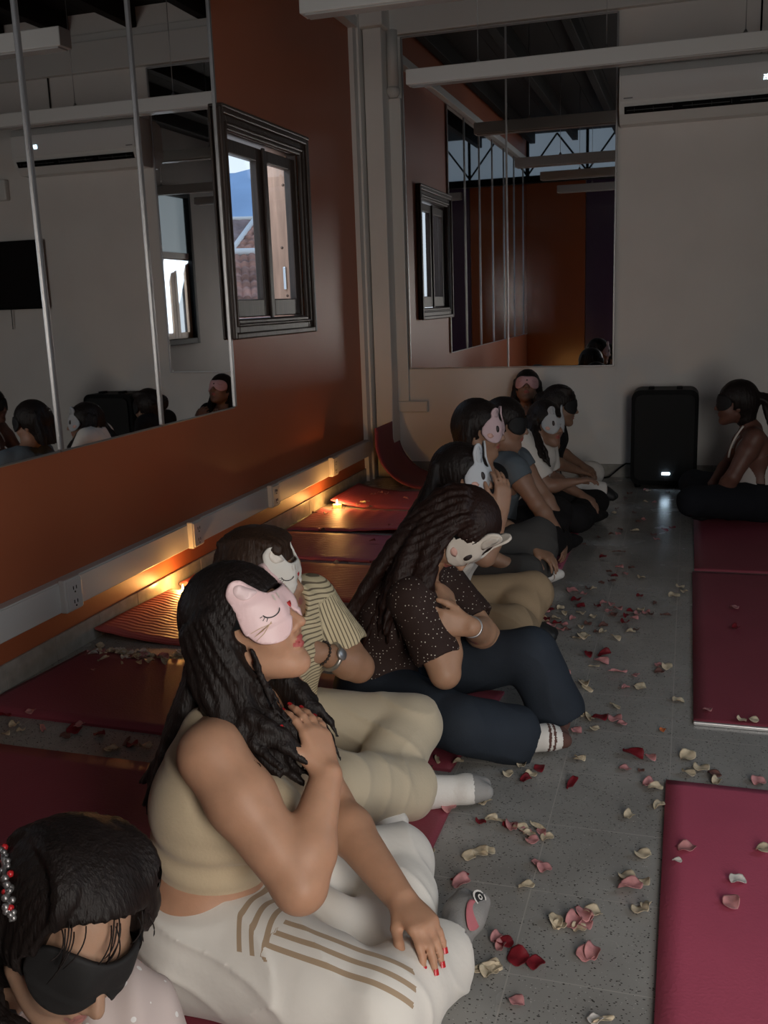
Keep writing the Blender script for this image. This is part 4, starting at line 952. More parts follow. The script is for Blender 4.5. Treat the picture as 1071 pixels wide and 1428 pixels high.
hr.strands(7, (H.P(-.03, .0, -.085), H.P(-.07, .0, -.08)), [(H.P(-.05, -.1, -.09), H.P(-.08, -.1, -.08)), (V(-.75, 1.73, .6), V(-.8, 1.75, .6))], (V(-.655, 1.69, .47), V(-.70, 1.73, .46)), wave=.012, wf=2, rad=(.013, .015, .003))
hr.strands(3, (H.P(.055, .03, .078), H.P(.045, .02, .082)), [(H.P(.045, -.05, .075), H.P(.035, -.05, .078)), (H.P(.0, -.11, .07), H.P(.0, -.12, .075))], (H.P(.05, -.19, .06), H.P(.03, -.2, .075)), wave=.007, wf=1.4, rad=(.0045, .004, .002), sp=(.002, .004, .008), k=.003, seg=14)
hr.build(M_hair('black', H_BLK))
MB().lathe([(0, -.003), (.003, -.002), (.003, .002), (0, .003)], tuple(H.P(.0, -.043, .083)), 10).build('earring', M_chrome, P2.root)

# ------------------------------------------------------------------ the man in the striped shirt behind her
P3 = Person('man in a cream striped shirt and beige trousers with a white cat sleep mask', (-1.14, 2.36, 0), h=.0055, g=1.08, arm=1.1, leg=1.1, skin=(.33, .18, .11), lipcol=(.28, .09, .08), frame=((-1.14, 2.36, 0), (1, -.05, 0), .1),
    nek=V(-1.06, 2.37, .55), che=V(-1.09, 2.36, .40), sh=[V(-1.06, 2.19, .50), V(-1.04, 2.53, .51)], el=[V(-1.03, 2.1, .29), aty(500, 930, 2.52)], wr=[V(-.93, 2.22, .2), aty(447, 910, 2.40)],
    head=Head(aty(362, 803, 2.37), (.97, .1, -.03), UZ), hip=[V(-1.1, 2.26, .13), V(-1.1, 2.48, .13)], kn=[V(-.80, 2.14, .14), V(-.725, 2.49, .165)], an=[V(-.675, 2.32, .06), V(-.78, 2.25, .06)], toe=[V(-.485, 2.39, .05), V(-.68, 2.16, .04)],
    handk=[{}, dict(d=V(-.45, -.75, .25), n=V(.85, -.3, .3), t=V(0, 0, 1), curl=(18, 22, 15))])
P3.body()
def line_attr(P, f=1.0):
    def fn(W):
        q = W-P.che; body = q@nrm(V(.2, .1, 1)); out = body
        for i in (0, 1):
            a, b = P.sh[i], P.el[i]; d = nrm(b-a); t = (W-a)@d; r = np.linalg.norm(W-a-np.outer(t, d), axis=1); c = nrm(np.cross(d, V(0, 0, 1))); b2 = np.cross(d, c); rr_ = W-a-np.outer(t, d); v = np.arctan2(rr_@c, rr_@b2)*.075+.25*t
            use = (r < .095) & (t > .03); out = np.where(use, v, out)
        return out+10
    return fn
M_strp = stripes_mat('striped_cotton', (.60, .50, .32), (.17, .13, .085), 'line', .0115, .0036, .8)
P3.shirt(M_strp, g=.016, sleeve=.66, hem=.95, neck=(.06, .0), nfw=.02, folds=(.004, 40), attrs={'line': line_attr(P3)})
M_beige = mat('beige_linen', (.52, .44, .32), .85, .2, bump=(120, .2), sheen=.15)
P3.pants(M_beige, g=.02, upto=.86, waist=.55, flare=.03, folds=(.005, 36))
mk = lambda c: (lambda P: ((P-c)@nrm(V(1, .33, 0)) > .0).astype(int))
M_gtoe = mat('grey_sock_toe', (.3, .29, .28), .9, .2, bump=(250, .3))
P3.sock(0, [M_wht, M_gtoe], 'white_sock', r=1.12, start=.8, mi=mk(P3.toe[0]-V(.045, 0, 0)), h=.004); P3.sock(1, M_wht, 'white_sock', r=1.1, start=.85)
sleep_mask(P3, 'cat', (.72, .68, .62), .006, .55, inner=(.78, .7, .62))
hr = Hair(P3, seed=2); hr.cap(.014, line=.055, nape=-.045); H = P3.head
hr.strands(26, (H.P(.075, .09, .06), H.P(.07, .1, -.06)), [(H.P(.02, .135, .06), H.P(.02, .135, -.06))], (H.P(-.09, .09, .05), H.P(-.09, .09, -.05)), rad=(.008, .013, .008), sp=(.006, .008, .01))
hr.build(M_hair('brown', (.035, .018, .011)), amp=.002)
def wrist_ring(P, i, back, r, rad, m, name, n=None, bead=None):
    w = P.wr[i]; d = nrm(P.wr[i]-P.el[i]); c = w-d*back; a, b = perp(d); mb = MB()
    pts = [c+(a*math.cos(t)+b*math.sin(t))*r for t in np.linspace(0, 2*math.pi, 25)]
    if bead:
        o = MB().tube(pts, .0015, 6).build(name, m, P.root)
        for k in range(bead):
            t = 2*math.pi*k/bead; p = c+(a*math.cos(t)+b*math.sin(t))*r; MB().lathe([(0, -rad), (rad*.7, -rad*.7), (rad, 0), (rad*.7, rad*.7), (0, rad)], tuple(p), 8).build('bead', m, o)
        return o
    return MB().tube(pts, rad, 8).build(name, m, P.root)
M_bead = mat('dark_brown_bead', (.02, .012, .008), .35)
wrist_ring(P3, 1, .005, .0325, .0045, M_bead, 'beaded_bracelet', bead=20)
wb = wrist_ring(P3, 1, .045, .037, .007, mat('steel_watch_band', (.38, .36, .33), .35, .5, .8), 'wrist_watch')
d = nrm(P3.wr[1]-P3.el[1]); c = P3.wr[1]-d*.045; o = nrm(V(.55, -.6, .55)-(V(.55, -.6, .55)@d)*d)
MB().lathe([(0, 0), (.017, 0), (.018, .006), (.015, .009), (0, .009)], tuple(c+o*.036), 20, axis=tuple(o)).build('watch_case', M_chrome, wb)

# ------------------------------------------------------------------ the woman in the dotted blouse
P4 = Person('woman in a dark dotted blouse and blue jeans wearing a white bunny mask', (-.96, 2.86, 0), h=.0055, g=1.0, arm=1.12, leg=1.15, skin=(.40, .225, .14), lipcol=(.32, .1, .09), frame=((-.93, 2.86, 0), (1, -.05, 0), .35),
    wai=V(-.915, 2.86, .25), che=V(-.86, 2.86, .385), nek=V(-.79, 2.86, .51), sh=[V(-.775, 2.70, .475), V(-.78, 3.02, .47)], el=[V(-.66, 2.63, .275), V(-.60, 2.92, .30)], wr=[V(-.675, 2.76, .43), V(-.59, 2.685, .405)],
    head=Head(aty(638, 738, 2.86), (.36, -.26, -.9), (.9, -.05, .35), 1.0), hip=[V(-.90, 2.76, .125), V(-.90, 2.97, .125)], kn=[V(-.60, 2.60, .13), V(-.45, 2.92, .245)], an=[V(-.47, 2.70, .065), V(-.365, 2.89, .075)], toe=[V(-.315, 2.75, .05), V(-.39, 3.05, .04)],
    handk=[dict(d=V(-.35, .75, .4), n=V(.7, -.5, .2), t=V(0, -.1, 1), curl=(20, 25, 20)), dict(d=V(-.9, -.28, .22), n=V(.35, -.9, .2), t=V(0, 0, 1), curl=(14, 22, 16), spread=.14, thumb=(.6, .1))])
P4.body()
M_dot = dots_mat('dark_dotted_viscose', (.03, .016, .013), (.62, .56, .48), 92, .16)
P4.shirt(M_dot, 'blouse', g=.012, sleeve=.72, hem=.55, folds=(.003, 44))
M_jean = mat('dark_blue_denim', (.022, .028, .038), .8, .2, bump=(200, .25), noise=(6, .2))
P4.pants(M_jean, 'jeans', g=.016, upto=.97, waist=.7, flare=.036, folds=(.0045, 30))
wu = nrm(P4.wai-P4.pel); bl = P4.pel+(P4.wai-P4.pel)*.62; a, b = perp(wu); mb = MB()
pts = [(bl+(nrm(V(1, 0, 0)-(V(1, 0, 0)@wu)*wu)*math.cos(t)*.118+V(0, 1, 0)*math.sin(t)*.168) for t in np.linspace(0, 2*math.pi, 41))]
pts = list(pts[0]); mb.grid(lambda u, v: tuple(pts[int(round(u*40))]+wu*(.036*(v-.5))), 40, 3); mb.grid(lambda u, v: tuple(bl+(pts[int(round(u*40))]-bl)*.96+wu*(.036*(v-.5))), 40, 3)
mb.build('belt', mat('brown_leather', (.035, .018, .012), .5), P4.root)
M_stk = mat('brown_sock_toe', (.10, .045, .035), .9)
dd = nrm(P4.toe[0]-P4.an[0])
P4.sock(0, [M_wht, M_stk], 'striped_sock', r=1.12, start=.82, h=.004, mi=lambda P: (((P-P4.toe[0])@dd > -.022) | (np.abs((P-P4.toe[0])@dd+.045) < .004) | (np.abs((P-P4.toe[0])@dd+.06) < .004)).astype(int)); P4.sock(1, M_stk, 'brown_sock', r=1.08)
sleep_mask(P4, 'bunny', (.62, .56, .49), .006, .85, ears=.085, lean=.006, grow=.94)
hr = Hair(P4, .0055, extra=[V(-1.1, 2.7, .2), V(-1.08, 3.0, .2), V(-.7, 2.66, .4)], seed=5); H = P4.head; hr.cap(.016, line=.045)
hr.strands(64, (H.P(-.09, .07, .07), H.P(-.09, .07, -.07)), [(H.P(-.17, -.02, .08), H.P(-.16, -.02, -.08)), (V(-.96, 2.70, .47), V(-.95, 3.0, .47))], (V(-1.045, 2.70, .26), V(-1.04, 2.98, .26)), wave=.007, wf=1.5, rad=(.013, .014, .004), k=.012)
hr.strands(14, (H.P(.0, .07, .085), H.P(-.07, .06, .08)), [(H.P(-.03, -.06, .1), H.P(-.12, -.05, .1)), (V(-.76, 2.68, .48), V(-.9, 2.68, .46))], (V(-.72, 2.67, .40), V(-.95, 2.68, .33)), wave=.01, wf=1.6, rad=(.014, .018, .004))
hr.build(M_hair('dark_brown', H_BRN))
wrist_ring(P4, 1, .005, .03, .004, M_chrome, 'silver_bracelet')

# ------------------------------------------------------------------ the rest of the row, nearest first
P6 = Person('woman in a white shirt and khaki trousers wearing a pale grey bunny mask', (-.99, 3.6, 0), h=.006, skin=(.33, .185, .12), frame=((-.97, 3.6, 0), (1, -.1, 0), .3),
    head=Head(aty(645, 668, 3.62), (.97, -.12, .05), UZ), leg=1.15, kn=[V(-.60, 3.38, .16), V(-.58, 3.78, .18)], an=[V(-.6, 3.66, .07), V(-.66, 3.5, .06)], toe=[V(-.47, 3.66, .05), V(-.55, 3.38, .04)],
    el=[V(-.70, 3.44, .42), V(-.86, 3.82, .32)], wr=[V(-.655, 3.55, .565), V(-.86, 3.70, .2)], handk=[dict(d=V(.0, .25, .9), n=V(.7, -.7, 0), t=V(-.7, -.6, .2), curl=(15, 20, 15)), {}])
P6.body(); M_wshirt = mat('white_cotton', (.66, .62, .58), .85, .2, bump=(120, .15)); P6.shirt(M_wshirt, g=.014, sleeve=.6, hem=.9)
M_khaki = mat('khaki_twill', (.33, .235, .145), .85, .2, bump=(150, .2)); P6.pants(M_khaki, g=.02, upto=.9, folds=(.005, 34))
M_shoe = mat('black_canvas_shoe', (.012, .012, .013), .6); P6.sock(0, M_shoe, 'black_shoe', r=1.2, start=.9); P6.sock(1, M_shoe, 'black_shoe', r=1.2, start=.9)
sleep_mask(P6, 'bunny', (.50, .52, .55), .007, .85, ears=.085, lean=-.005)
hr = Hair(P6, .006, extra=[V(-1.2, 3.42, .3), V(-1.18, 3.8, .3)], seed=6); H = P6.head; hr.cap(.017, line=.05)
hr.strands(30, (H.P(-.08, .06, .08), H.P(-.08, .06, -.08)), [(H.P(-.14, -.1, .1), H.P(-.14, -.1, -.1)), (V(-1.06, 3.45, .47), V(-1.05, 3.75, .47))], (V(-1.1, 3.42, .34), V(-1.1, 3.76, .34)), wave=.008, rad=(.018, .022, .006))
hr.build(M_hair('black', H_BLK))

P7 = Person('person in a black studded top and grey joggers wearing a pink bunny mask', (-1.02, 4.3, 0), h=.0065, skin=(.3, .17, .11), frame=((-1.0, 4.3, 0), (1, -.12, 0), .24),
    head=Head(aty(668, 600, 4.32), (.98, -.1, -.06), UZ), leg=1.15, kn=[V(-.67, 4.12, .16), V(-.66, 4.5, .24)], an=[V(-.72, 4.42, .07), V(-.65, 4.48, .06)], toe=[V(-.6, 4.5, .05), V(-.56, 4.55, .05)])
P7.body(); M_blk = mat('black_jersey', (.012, .011, .012), .85, .2, bump=(120, .15)); P7.shirt(M_blk, 'studded_top', g=.014, sleeve=.35, hem=.95)
M_grey = mat('dark_grey_fleece', (.06, .057, .055), .9, .2, bump=(120, .2)); P7.pants(M_grey, 'joggers', g=.02, upto=.92, folds=(.005, 32)); P7.sock(0, M_wht, 'white_sock', r=1.15); P7.sock(1, M_wht, 'white_sock', r=1.15)
sleep_mask(P7, 'bunny', (.58, .42, .44), .008, .8, ears=.055, lean=-.005)
rs = np.random.RandomState(8); a, e = P7.sh[0], P7.el[0]; dd = nrm(e-a); pa, pb = perp(dd)
for k in range(9):
    t = math.radians(-60+k*30); p = a+(e-a)*(.2+.02*math.sin(k))+(pa*math.cos(t)+pb*math.sin(t))*.0685
    MB().lathe([(0, -.006), (.005, -.004), (.007, 0), (.005, .004), (0, .006)], tuple(p), 8).build('stud', M_chrome, P7.root)
hr = Hair(P7, .0065, seed=7); H = P7.head; hr.cap(.017, line=.05, nape=-.06)
hr.strands(18, (H.P(-.02, .06, .085), H.P(-.09, .06, -.06)), [(H.P(-.04, -.0, .1), H.P(-.13, .0, -.06))], (H.P(-.03, -.12, .085), H.P(-.1, -.12, -.06)), rad=(.014, .018, .008), sp=(.005, .01, .012)); hr.build(M_hair('black', H_BLK))

P8 = Person('person in a slate blue vest with a black mask, arms reaching to the floor', (-1.0, 5.0, 0), h=.0065, skin=(.28, .155, .105), frame=((-.98, 5.0, 0), (1, -.1, 0), .12),
    head=Head(aty(705, 592, 5.03), (.98, -.08, -.1), UZ), sh=[V(-.83, 4.86, .5), V(-.86, 5.16, .5)], el=[V(-.71, 4.82, .33), V(-.74, 5.16, .33)], wr=[V(-.605, 4.88, .16), V(-.62, 5.1, .17)], kn=[V(-.68, 4.74, .17), V(-.66, 5.22, .2)], leg=1.1,
    handk=[dict(d=V(.25, .1, -.95), n=V(.9, -.2, .2), t=V(0, 1, 0), curl=(18, 20, 15), spread=.16), dict(d=V(.3, .1, -.95), n=V(.9, .2, .2), t=V(0, -1, 0))])
P8.body(); M_slate = mat('slate_blue_denim', (.105, .125, .145), .85, .2, bump=(120, .2)); P8.shirt(M_slate, 'vest', g=.014, sleeve=.22, hem=.95)
P8.pants(M_blk, 'trousers', g=.018, upto=.92); P8.sock(0, M_blk, 'black_sock', r=1.1); P8.sock(1, M_blk, 'black_sock', r=1.1)
sleep_mask(P8, 'oval', (.008, .008, .009), .008, .7, marks=False)
hr = Hair(P8, .0065, seed=9); H = P8.head; hr.cap(.017, line=.04)
hr.strands(16, (H.P(-.06, .06, .08), H.P(-.09, .06, -.07)), [(H.P(-.1, -.06, .09), H.P(-.13, -.06, -.07))], (H.P(-.09, -.2, .08), H.P(-.12, -.22, -.07)), rad=(.014, .018, .006)); hr.build(M_hair('black', H_BLK))
wrist_ring(P8, 0, .005, .031, .007, M_black, 'black_wristband')

P9 = Person('person in a loose white tee with a grey bunny mask and long dark hair', (-.93, 5.75, 0), h=.007, skin=(.26, .145, .1), frame=((-.93, 5.75, 0), (1, -.3, 0), .1),
    head=Head(aty(762, 592, 5.75), (.8, -.58, .0), UZ), kn=[V(-.58, 5.5, .105), V(-.52, 5.98, .105)], el=[V(-.76, 5.55, .28), V(-.8, 5.92, .28)], wr=[V(-.62, 5.6, .3), V(-.6, 5.85, .18)])
P9.body(); P9.shirt(M_wshirt, 'tee', g=.02, sleeve=.75, hem=1.0); P9.pants(M_blk, 'trousers', g=.018, upto=.92); P9.sock(0, M_blk, 'black_sock'); P9.sock(1, M_blk, 'black_sock')
sleep_mask(P9, 'bunny', (.42, .43, .45), .009, .8, ears=.06)
hr = Hair(P9, .007, extra=[V(-1.0, 5.55, .38), V(-1.08, 5.9, .35), V(-.75, 5.5, .4)], seed=10); H = P9.head; hr.cap(.018, line=.05)
hr.strands(26, (H.P(-.02, .06, .09), H.P(-.09, .06, -.07)), [(H.P(-.06, -.08, .11), H.P(-.13, -.08, -.08)), (V(-.87, 5.57, .5), V(-1.0, 5.85, .5))], (V(-.86, 5.54, .37), V(-1.05, 5.85, .34)), wave=.008, rad=(.018, .022, .006)); hr.strands(14, (H.P(.0, .05, .09), H.P(-.06, .04, .085)), [(H.P(-.01, -.06, .11), H.P(-.07, -.06, .11)), (V(-.79, 5.54, .53), V(-.87, 5.52, .53))], (V(-.75, 5.53, .40), V(-.87, 5.50, .37)), wave=.006, rad=(.015, .02, .006)); hr.build(M_hair('black', H_BLK))

P10 = Person('woman in black at the back wall, face tilted up in a pink mask', (-1.14, 7.2, 0), h=.007, skin=(.24, .135, .095), frame=((-1.14, 7.2, 0), (.15, -1, 0), 0),
    head=Head(aty(735, 541, 7.16), (.12, -.86, .42), (0, .3, .9)), el=[V(-1.36, 7.02, .33), V(-.95, 7.0, .33)], wr=[V(-1.22, 6.86, .46), V(-1.05, 6.85, .48)], handk=[dict(d=V(.4, .35, .8), n=V(0, -1, .2), t=V(0, 0, 1)), dict(d=V(-.4, .35, .8), n=V(0, -1, .2), t=V(0, 0, 1))])
P10.body(); P10.shirt(M_blk, 'black_top', g=.014, sleeve=.9, hem=1.0, neck=(.075, .07), nfw=.05); P10.pants(M_blk, 'trousers', g=.018, upto=.92); P10.sock(0, M_blk, 'black_sock'); P10.sock(1, M_blk, 'black_sock')
sleep_mask(P10, 'oval', (.62, .36, .38), .009, .6)
hr = Hair(P10, .007, extra=[V(-1.4, 7.15, .3), V(-.9, 7.1, .3)], seed=12); H = P10.head; hr.cap(.016, line=.055)
for sg in (-1, 1): hr.strands(12, (H.P(-.01, .05, .085*sg), H.P(-.07, .05, .06*sg)), [(H.P(-.02, -.1, .105*sg), H.P(-.09, -.1, .08*sg)), (V(-1.14-.1*sg, 7.12, .52), V(-1.14-.1*sg, 7.2, .5))], (V(-1.14-.13*sg, 7.03, .4), V(-1.14-.12*sg, 7.12, .4)), rad=(.016, .02, .006), wave=.006)
hr.build(M_hair('black', H_BLK))

P11 = Person('person in a black top and white trousers with tied up dark hair', (-.93, 6.55, 0), h=.007, skin=(.24, .135, .09), frame=((-.93, 6.55, 0), (1, 0, 0), .1),
    head=Head(aty(781, 567, 6.55), (.99, .05, -.08), UZ), kn=[V(-.73, 6.36, .10), V(-.62, 6.8, .14)], an=[V(-.515, 6.42, .085), V(-.7, 6.6, .06)], toe=[V(-.43, 6.40, .055), V(-.6, 6.55, .04)], el=[V(-.84, 6.33, .3), V(-.85, 6.78, .3)], wr=[V(-.68, 6.45, .22), V(-.68, 6.68, .22)], leg=1.1)
P11.body(); P11.shirt(M_blk, 'black_top', g=.014, sleeve=.35, hem=1.0); P11.pants(M_wshirt, 'white_trousers', g=.018, upto=.98); P11.sock(0, M_shoe, 'black_shoe', r=1.25, start=.97); P11.sock(1, M_shoe, 'black_shoe', r=1.2, start=.95)
sleep_mask(P11, 'oval', (.01, .01, .011), .009, .7, marks=False)
hr = Hair(P11, .007, seed=13, extra=[P11.head.P(-.2, .08)]); H = P11.head; hr.cap(.02, line=.05); hr.strands(20, (H.P(.06, .1, .07), H.P(.06, .1, -.07)), [(H.P(.0, .13, .07), H.P(.0, .13, -.07))], (H.P(-.1, .05, .05), H.P(-.1, .05, -.05)), rad=(.012, .016, .012)); hr.F.ell(H.P(-.13, .03), V(.05, .06, .05), H.A, .02)
hr.build(M_hair('black', H_BLK))

# ------------------------------------------------------------------ the woman opposite, right of the loudspeaker
P12 = Person('woman with a dark ponytail and black mask sitting right of the loudspeaker', (.44, 6.15, 0), h=.0065, skin=(.13, .058, .042), lipcol=(.14, .05, .045), arm=1.1, frame=((.44, 6.15, 0), (-1, -.03, 0), .12),
    nek=V(.375, 6.15, .545), che=V(.40, 6.15, .40), head=Head(aty(1027, 563, 6.15), (-1, -.04, .02), UZ), sh=[V(.37, 6.31, .51), V(.385, 5.99, .51)], el=[V(.27, 6.38, .3), V(.27, 5.93, .29)], wr=[V(.17, 6.25, .19), V(.19, 6.0, .16)], kn=[V(.06, 6.42, .15), V(.05, 5.86, .15)], an=[V(.14, 6.03, .07), V(.2, 6.25, .06)], toe=[V(.08, 5.9, .05), V(.14, 6.4, .04)], leg=1.15)
P12.body()
F = P12.field([P12.pel, P12.wai, P12.che], .17); P12.torso(F, .022, shoulders=False, low=False, k=.045); F.plane(nrm(V(-.5, 0, 1)), P12.che-UZ*.02, .006); F.plane(-UZ, V(.4, 6, .19), .006)
F.build('white_top', mat('white_halter_top', (.5, .47, .45), .85, .2), P12.root)
for i in (0, 1):
    st = MB()
    l = nrm(P12.sh[i]-P12.nek)
    st.tube(bez([P12.che+P12.fw*.12+l*.09+UZ*.03, P12.nek+P12.fw*.09+l*.07-UZ*.03, P12.nek+l*.075+UZ*.05, P12.nek-P12.fw*.1+l*.08-UZ*.04, P12.che-P12.fw*.105+l*.085+UZ*.02], 14), .005, 6)
    st.build('shoulder_strap', mat('white_halter_top', (.5, .47, .45), .85, .2), P12.root)
P12.pants(mat('black_navy_jersey', (.012, .013, .017), .9, .15), 'trousers', g=.02, upto=.92, waist=.7); P12.sock(0, M_blk, 'black_sock'); P12.sock(1, M_blk, 'black_sock')
sleep_mask(P12, 'oval', (.008, .008, .009), .008, .7, marks=False)
hr = Hair(P12, .0065, extra=[P12.head.P(-.32, -.2)], pad=.04, seed=14); H = P12.head; hr.cap(.017, line=.05)
hr.F.ell(H.P(-.125, .035), V(.03, .03, .03), H.A, .02)
hr.strands(16, (H.P(-.12, .045, .012), H.P(-.12, .03, -.012)), [(H.P(-.2, .06, .02), H.P(-.2, .04, -.02)), (H.P(-.24, -.05, .03), H.P(-.22, -.05, -.03))], (H.P(-.27, -.16, .03), H.P(-.21, -.17, -.03)), rad=(.012, .016, .004)); hr.build(M_hair('black', H_BLK))
lw = MB().tube(bez([P12.nek+P12.fw*.05+V(0, -.05, .02), P12.nek+P12.fw*.12+V(0, -.03, -.08), P12.che+P12.fw*.15+V(0, -.01, -.03)], 10), .006, 8).build('white_lanyard', M_wht, P12.root)

# ------------------------------------------------------------------ the woman with the black blindfold, lower left corner
P1 = Person('woman in a black blindfold and beaded hair band bowing her head, lower left corner', (-1.2, 1.16, 0), h=.005, skin=(.42, .25, .165), lipcol=(.35, .14, .12), frame=((-1.2, 1.16, 0), (.75, -.2, 0), 0),
    pel=V(-1.3, 1.16, .13), wai=V(-1.25, 1.15, .21), che=V(-1.15, 1.12, .28), nek=V(-1.0, 1.09, .335), sh=[V(-1.1, .95, .30), V(-1.05, 1.25, .29)], el=[V(-1.0, .86, .14), V(-1.0, 1.27, .14)], wr=[V(-.86, .97, .08), V(-.87, 1.18, .08)],
    head=Head(V(-.84, 1.055, .478), (.78, -.46, -.43), V(.46, .1, 1), 1.04), kn=[V(-.95, .9, .12), V(-.855, 1.18, .225)], an=[V(-.72, 1.12, .06), V(-.80, 1.15, .06)], toe=[V(-.65, 1.22, .04), V(-.62, 1.1, .04)], hip=[V(-1.22, 1.05, .12), V(-1.22, 1.27, .12)])
P1.body(); M_dress = dots_mat('sheer_white_dotted_dress', (.62, .52, .49), (.85, .82, .8), 30, .16)
P1.shirt(M_dress, 'dress_top', g=.015, sleeve=.8, hem=1.0, folds=(.004, 60))
F = P1.field([P1.pel, *P1.hip, *P1.kn, *P1.an], .16); P1.legs(F, .012, 1.0, .06, .03); F.cone(P1.kn[1], P1.an[1], .05, .12, .05); F.cone(P1.hip[0], P1.hip[1], .13, k=.06); F.plane(-UZ, V(0, 0, .012), .01)
F.disp(lambda X, Y, Z: .005*np.sin(70*(X+.8*Y)+3*np.sin(7*Z))); F.build('skirt', M_dress, P1.root)
sleep_mask(P1, 'oval', (.014, .013, .013), .005, .75, marks=False, grow=.97)
hr = Hair(P1, .005, extra=[P1.head.P(-.26, 0, .1), P1.head.P(-.12, -.3, .14)], seed=15); H = P1.head; hr.cap(.024, line=.085)
hr.strands(34, (H.P(.045, .095, .08), H.P(.045, .11, -.075)), [(H.P(.03, .145, .07), H.P(.03, .145, -.07)), (H.P(-.06, .15, .06), H.P(-.06, .15, -.06))], (H.P(-.115, .06, .05), H.P(-.115, .06, -.05)), wave=.006, wf=2.5, rad=(.006, .012, .009), sp=(.006, .008, .012), seg=14)
hr.strands(30, (H.P(-.02, .05, .09), H.P(-.12, .04, -.05)), [(H.P(-.03, -.04, .12), H.P(-.17, -.02, -.03)), (H.P(-.06, -.13, .13), H.P(-.19, -.12, 0))], (aty(60, 1470, 1.0), aty(-60, 1440, 1.1)), wave=.018, wf=2.2, rad=(.014, .016, .005), sp=(.006, .02, .03), seg=14)
hr.strands(10, (H.P(.055, .1, .06), H.P(.06, .105, -.06)), [(H.P(.09, .09, .06), H.P(.095, .09, -.05))], (H.P(.088, .07, .065), H.P(.1, .07, -.05)), wave=.006, wf=2, rad=(.003, .003, .0015), sp=(.004, .005, .01), k=.003)
hr.F.ell(H.P(.112, .044), V(.088, .066, .14), H.A, .01, 's'); hr.F.ell(H.P(.03, .055, -.068), V(.042, .055, .034), H.A, .02)
hr.build(M_hair('black', H_BLK), amp=.002)
lw = MB()
for k in range(16):
    r_ = NR.uniform(-.075, .075); a0 = H.P(.078-abs(r_)*.25+NR.normal(0, .003), .095+NR.normal(0, .006), r_); a1 = H.P(.106-abs(r_)*.3, .075, r_*1.08+NR.normal(0, .008)); a2 = H.P(.103-abs(r_)*.25, .05+NR.normal(0, .012), r_*1.15+NR.normal(0, .016))
    lw.tube(bez([a0, a1, a2], 8), [.0011]*8+[.0004], 5)
lw.build('loose_strands', M_hair('black', H_BLK), P1.root)
def on_hair(px, py, R=.122):
    o = V(0, 0, CH); d_ = ray(px, py); c_ = H.P(-.014, .037); b_ = (c_-o)@d_; q_ = R*R-((c_-o)@(c_-o)-b_*b_); return o+d_*(b_-math.sqrt(max(q_, 0)))
bp_ = [on_hair(4, 1180), on_hair(3, 1215), on_hair(12, 1250), on_hair(16, 1285)]
hb = MB().tube(bez(bp_, 8), .003, 6).build('beaded_hair_band', M_chrome, P1.root)
for k in range(30):
    p = bez(bp_, 60)[k*2]+NR.normal(0, .0035, 3); r = .0042+.002*NR.rand()
    MB().lathe([(0, -r), (r*.75, -r*.65), (r, 0), (r*.75, r*.65), (0, r)], tuple(p), 8).build('bead', M_chrome if k % 6 else M_nail, hb)
# ------------------------------------------------------------------ rose petals strewn on the floor and mats
PC = dict(C=('cream', (.50, .41, .29)), P=('pink', (.45, .2, .2)), R=('deep red', (.15, .008, .014)), D=('dark withered', (.13, .06, .05)), O=('orange', (.50, .14, .05)), W=('white', (.55, .51, .47)))
def petal_mesh(kind, m, name):
    rs = np.random.RandomState(kind*7+1); mb = MB(); nu, nv = 7, 18; L, W_ = [(.019, .016), (.021, .014), (.018, .018), (.026, .008)][kind]
    a1, a2, a3 = rs.uniform(2, 6, 3); tw = [.0, .25, .1, .9][kind]; cup = [.006, .008, .005, .005][kind]
    def P(r, t):
        q = 1-.32*math.exp(-((t-math.pi)/.5)**2)*0+.18*math.cos(t)-.08*math.exp(-(t/.35)**2) if True else 1
        x = L*r*math.cos(t)*q; y = W_*r*math.sin(t)*(1+.15*math.cos(t))
        z = cup*(r**2)*(.55+.45*math.sin(t*2+a1))+.003*r*r*math.sin(3*t+a2)+.0015*math.sin(5*t+a3)*r**3
        c = tw*x/.02; y, z = y*math.cos(c)-z*math.sin(c), y*math.sin(c)+z*math.cos(c); return V(x, y, z)
    rings = {}
    for s, off in ((0, 0.0008), (1, 0.0)):
        g = [[mb.bm.verts.new(P((i+1)/nu, 2*math.pi*j/nv)+V(0, 0, off)) for j in range(nv)] for i in range(nu)]; c = mb.bm.verts.new(P(0, 0)+V(0, 0, off)); rings[s] = g[-1]
        for j in range(nv):
            mb.bm.faces.new((c, g[0][j], g[0][(j+1) % nv]))
            for i in range(nu-1): mb.bm.faces.new((g[i][j], g[i+1][j], g[i+1][(j+1) % nv], g[i][(j+1) % nv]))
    for j in range(nv): mb.bm.faces.new((rings[0][j], rings[1][j], rings[1][(j+1) % nv], rings[0][(j+1) % nv]))
    lo = min(v.co.z for v in mb.bm.verts)
    for v in mb.bm.verts: v.co.z -= lo
    for f in mb.bm.faces: f.smooth = True
    o = mb.build(name, m); me = o.data; bpy.data.objects.remove(o); return me
PETALS = {}
for key, (nm, c) in PC.items():
    m = mat('petal_'+nm.replace(' ', '_'), c, .6, .3, noise=(60, .25), sss=.05)
    PETALS[key] = [petal_mesh(k, m, 'rose_petal') for k in range(4)]
c7 = lambda x, y: (700+x/2.887, 760+y/2.887)
c8 = lambda x, y: (600+x/2.274, 1060+y/2.274)
cs = lambda x, y: (840+x/4.636, 500+y/4.636)
